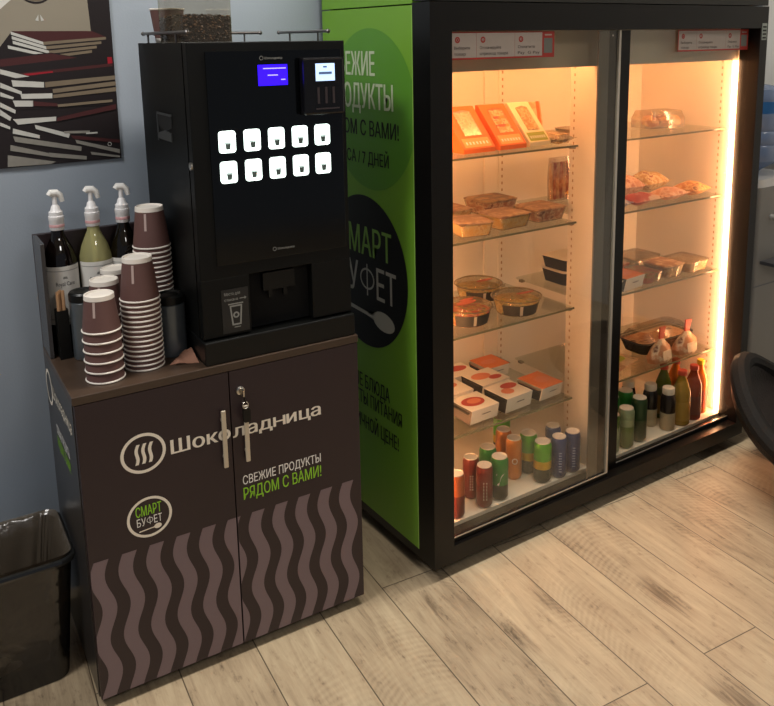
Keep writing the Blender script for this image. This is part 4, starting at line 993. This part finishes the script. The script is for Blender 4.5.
# ------------------------------------------------------------------ right bay shelves
t = thing('pastry_box', 'clear box of golden pastries on the top right shelf', 'pastry box', (1.285, .31, SZ[0]), -.1)
MB().loft([rrect(-.09, .09, -.06, .06, .02, z, 5) for z in (0, .03)], 0, True, True, False).build('container', milky, t)
MB().loft([rrect(-.091, .091, -.061, .061, .02, .0302, 5), rrect(-.08, .08, -.05, .05, .02, .062, 5)], 0, True, False, True).build('lid', clear('bowl lid', '#f2ead8', .12, .08, body=.08, bodycol='#d8c39a'), t)
random.seed(5)
for k in range(5):
    px_, py_ = (-.056+.056*(k % 3), -.026+.05*(k//3))
    mb = MB(); mb.M = Matrix.Translation((px_ + (.028 if k > 2 else 0), py_, .003))
    mb.lathe([(.012, 0), (.024, .006), (.026, .018), (.018, .034), (.006, .040)], (0, 0), 14).build('pastry', pastry_m, t)
tray('flat_pack', 'flat clear pack at the left of the top right shelf', 'food pack', (.92, .36, SZ[0]), (.17, .10, .022), .0, tray_clear, two_tone('pale grey food', '#b7aa98', '#cdbfa8', 30), None)

GR = 'wrapped snacks on the second right shelf'
striped = two_tone('striped wrap', '#cfc6c2', '#8d8aa0', 45, .48, .52); yel_w = two_tone('yellow wrap', '#d99a2c', '#e8b95a', 18, c3='#b7402c'); red_w = two_tone('red wrap', '#b8382a', '#d7b49a', 14, .5, .56)
pink_w = two_tone('pink rolls', '#e0a07c', '#f0c4a4', 30, c3='#c97c5c')
pillow('snack_bag', 'white and blue striped snack bag at the front left of the second right shelf', 'snack bag', (.905, .180, SZ[1]), (.105, .095, .045), striped, .1, GR)
pillow('snack_bag', 'red and white snack bag in front of the yellow pack', 'snack bag', (1.045, .178, SZ[1]), (.135, .095, .045), red_w, .05, GR)
pillow('snack_bag', 'pink bag of rolled wafers with a ridged surface', 'snack bag', (1.200, .178, SZ[1]), (.125, .095, .048), pink_w, .05, GR)
pillow('snack_bag', 'golden brown bag of pastries nearest the lit tube', 'snack bag', (1.345, .190, SZ[1]), (.115, .110, .052), pastry_m, .1, GR, crimp=milky)
pillow('snack_bag', 'yellow pack at the rear left of the second right shelf', 'snack bag', (.935, .315, SZ[1]), (.150, .120, .075), yel_w, .05, GR)
pillow('snack_bag', 'pale pink pack behind the red and white bag', 'snack bag', (1.105, .320, SZ[1]), (.145, .120, .088), pink_w, -.1, GR)
pillow('snack_bag', 'tan pack behind the golden brown bag of pastries', 'snack bag', (1.275, .340, SZ[1]), (.145, .120, .080), bread, .1, GR)
t = thing('breadstick_bag', 'tall clear bag of red striped breadsticks standing behind the centre post', 'bag', (.888, .425, SZ[1]), 0)
mb = MB()
for k in range(6): mb.tube([(-.04+.016*k, 0, .004), (-.042+.0165*k, .002, .06), (-.04+.016*k, .0, .14)], .007, 8, k % 2)
mb.build('breadsticks', [two_tone('breadstick', '#dcab7a', '#ecc9a0', 30), two_tone('red stick', '#b8694a', '#dba27e', 40)], t)
MB().loft([rrect(-.052, .052, -.013, .013, .01, 0.0, 4), rrect(-.055, .055, -.015, .015, .012, .08, 4), rrect(-.053, .053, -.004, .004, .003, .16, 4)], 0, True).build('wrapper', film, t)

GT = 'meal trays on the third right shelf'
tray('meal_tray', 'white tray at the far left of the third right shelf', 'food tray', (.845, .190, SZ[2]), (.105, .120, .044), .1, card_white, red_food, GT)
tray('sleeved_tray', 'tray with a dark card end near the left of the third right shelf', 'food tray', (.975, .195, SZ[2]), (.115, .120, .046), .1, card_white, red_food, GT, sleeve=(.96, (mat('orange print', '#d8743a', .5), card_white, card_black)), tops=[(0, 0, .3, .3, 4)])
tray('meal_tray', 'orange topped clear tray in the middle of the third right shelf', 'food tray', (1.100, .200, SZ[2]), (.105, .120, .044), .08, tray_clear, tomato, GT)
tray('meal_tray', 'brown sandwich tray right of the orange topped one', 'food tray', (1.222, .205, SZ[2]), (.110, .120, .048), .06, tray_clear, bread, GT, lidm=two_tone('sandwich film', '#b98458', '#e2b98c', 22))
tray('meal_tray', 'cream clear tray nearest the lit tube on the third right shelf', 'food tray', (1.355, .205, SZ[2]), (.125, .130, .046), .05, tray_clear, two_tone('cream food', '#e0bd88', '#f0d9ae', 25), GT)
tray('meal_tray', 'orange tray in the rear row of the third right shelf', 'food tray', (1.07, .345, SZ[2]), (.140, .125, .048), .05, tray_clear, red_food, GT)
tray('meal_tray', 'pale tray in the rear row of the third right shelf', 'food tray', (1.245, .355, SZ[2]), (.150, .125, .046), .03, tray_clear, two_tone('cream food', '#e0bd88', '#f0d9ae', 25), GT)
tray('sleeved_tray', 'black tray behind the centre post, on the right shelf', 'food tray', (.865, .365, SZ[2]), (.125, .125, .052), .0, card_black, meat, GT, lidm=card_white)
tray('sleeved_tray', 'black tray stacked on another behind the centre post', 'food tray', (.865, .365, SZ[2]+.0526), (.125, .125, .048), .05, card_black, meat, GT, lidm=card_white)

# fourth right shelf: flat pack, clear salad box, pointed bags
t = pillow('snack_bag', 'yellow green flat pack at the left of the fourth right shelf', 'snack bag', (.97, .235, SZ[3]), (.185, .150, .030), two_tone('wrap beige', '#b98a62', '#d8b48c', 20), .25)
MB().loft([rrect(-.045, .05, -.05, .035, .02, .0305, 4), rrect(-.045, .05, -.05, .035, .02, .0312, 4)]).build('label', mat('lime label', '#a9b83a', .5), t)
t = thing('salad_box', 'clear clamshell with dark rim behind the pointed bags', 'salad box', (1.285, .278, SZ[3]), 0)
MB().loft([rrect(-.13, .13, -.056, .056, .03, .0, 6), rrect(-.15, .15, -.068, .068, .035, .045, 6)], 0, True, True, False).build('container', clear('dark tray', '#8d8478', .1, .1, body=.35, bodycol='#4d4740'), t)
MB().loft([rrect(-.12, .12, -.046, .046, .03, .003, 6), rrect(-.138, .138, -.06, .06, .03, .040, 6)], 0, False).build('food', two_tone('buns', '#c98f6a', '#e5b690', 22, c3='#7d4a34'), t)
lp = [rrect(-.153-d, .153+d, -.071-d, .071+d, .037, .049+zz, 6) for d, zz in ((0, -.003), (.004, 0), (0, .003), (-.004, 0), (0, -.003))]
MB().loft(lp, 0, True, False, False).build('rim', mat('dark tray rim', '#3a332e', .35), t)
MB().loft([rrect(-.148, .148, -.066, .066, .034, .0525, 6), rrect(-.12, .12, -.046, .046, .03, .085, 6)], 0, True, False, True).build('lid', clear('bowl lid', '#f2ead8', .12, .08, body=.08, bodycol='#d8c39a'), t)
def cone_bag(x, y, rot, label, lean):
    t = thing('snack_bag', label, 'snack bag', (x, y, SZ[3]), rot, 'pointed snack bags with red tops')
    mb = MB(); L_ = []
    for z, w_, d_ in ((0, .055, .028), (.02, .064, .034), (.05, .050, .026), (.075, .022, .012), (.085, .013, .007)):
        L_.append([(w_*cos(a)*(1+.06*sin(5*a+z*60)) + lean*z, d_*sin(a)*(1+.08*sin(4*a+z*40)), z) for a in [2*PI*k/20 for k in range(20)]])
    mb.loft(L_).build('bag', two_tone('crinkled wrap', '#c98a60', '#ecd0ae', 26, c3='#7a4630'), t)
    MB().prism([(lean*.085-.012, .084), (lean*.085+.012, .084), (lean*.12+.020, .128), (lean*.12-.014, .130)], (0, -.003, 0), FX, FZ, (0, .006, 0)).build('top_tag', mat('coral tag', '#d5533c', .5), t)
    MB().prism(rr2(.05, .035, .004, 3, .005, .030), (0, -.0375, 0), FX, (0, .12, 1), (0, .002, 0)).build('label', mat('cream tag', '#e6d2b4', .5), t)
cone_bag(1.165, .162, .05, 'pointed snack bag with red top, left one of the pair', .10)
cone_bag(1.312, .162, -.05, 'pointed snack bag with red top, nearer the lit tube', .12)

# ------------------------------------------------------------------ beyond the fridge
wc = thing('water_cooler', 'grey water cooler with a blue bottle behind the fridge', 'water cooler', (2.01, .39, 0), 0)
MB().loft([rrect(-.155, .155, -.155, .155, .02, z, 5) for z in (0, .93)], 0, True).build('body', mat('cooler grey', '#8f8c86', .45, nz=(4, .05)), wc)
MB().loft([rrect(-.15, .15, -.15, .15, .03, z, 5) for z in (.9303, .965)], 0, True).build('top_cover', white_plastic, wc)
MB().box(-.12, .12, -.24, -.156, .60, .614).build('drip_tray', mat('cooler dark grey', '#6a6a6e', .4), wc)
MB().box(-.1556, -.12, -.1562, -.1552, .50, .506).box(-.12, .15, -.1562, -.1552, .50, .506).build('seam', mat('cooler dark grey', '#6a6a6e', .4), wc)
for x in (-.06, .06): MB().tube([(x, -.156, .80), (x, -.19, .80), (x, -.205, .775)], [.012, .012, .010], 10).build('tap', white_plastic, wc)
MB().lathe([(.03, .966), (.05, .985), (.128, 1.03), (.133, 1.05), (.133, 1.09), (.127, 1.10), (.133, 1.11), (.133, 1.15), (.127, 1.16), (.133, 1.17), (.133, 1.30), (.125, 1.335), (.06, 1.35)], (0, 0), 40).build('bottle', clear('blue water bottle', '#b9cbe6', .12, .05, body=.5, bodycol='#8fa3c4'), wc)
MB().lathe([(.1336, 1.235), (.1336, 1.285)], (0, 0), 40, 0, False, False).build('label', mat('blue label', '#1f5f9a', .4), wc)

ch = thing('armchair', 'dark brown tub armchair cut off by the right edge', 'armchair', (1.415, -.43, 0), rad(0))
def shell(scale, lift):
    L_ = []
    for t_, rr in ((0, .12), (.15, .20), (.35, .29), (.6, .345), (.8, .372), (1, .376)):
        ring_ = []
        for k in range(48):
            a = 2*PI*k/48
            hi = .225 + .18*max(0, cos(a - rad(115)))**3
            z = .12 + lift*(1-t_) + (hi-.12-lift*(1-t_)*0)*t_
            ring_.append((rr*scale*cos(a), rr*scale*sin(a), z))
        L_.append(ring_)
    return L_
out_, inn = shell(1, 0), shell(.84, .05)
MB().loft(out_ + inn[::-1], 0, True, True, True).build('shell', mat('dark brown leather', '#170d0a', .5, spec=.3, bump=(120, .2), nz=(8, .15)), ch)
top = [Vector(p) for p in out_[-1]]; rim_pts = [Vector((p.x*.92, p.y*.92, p.z+.008)) for p in top]
MB().tube(rim_pts + [rim_pts[0]], .034, 10).build('arm_pad', mat('charcoal cushion', '#161412', .7, spec=.2, bump=(150, .2)), ch)
MB().lathe([(.22, .17), (.275, .18), (.285, .215), (.26, .24), (.01, .245)], (0, 0), 36).build('seat_cushion', MATS['charcoal cushion'], ch)
MB().lathe([(.20, 0), (.20, .012), (.05, .02), (.04, .03), (.04, .1195)], (0, 0), 32).build('pedestal', black_metal, ch)
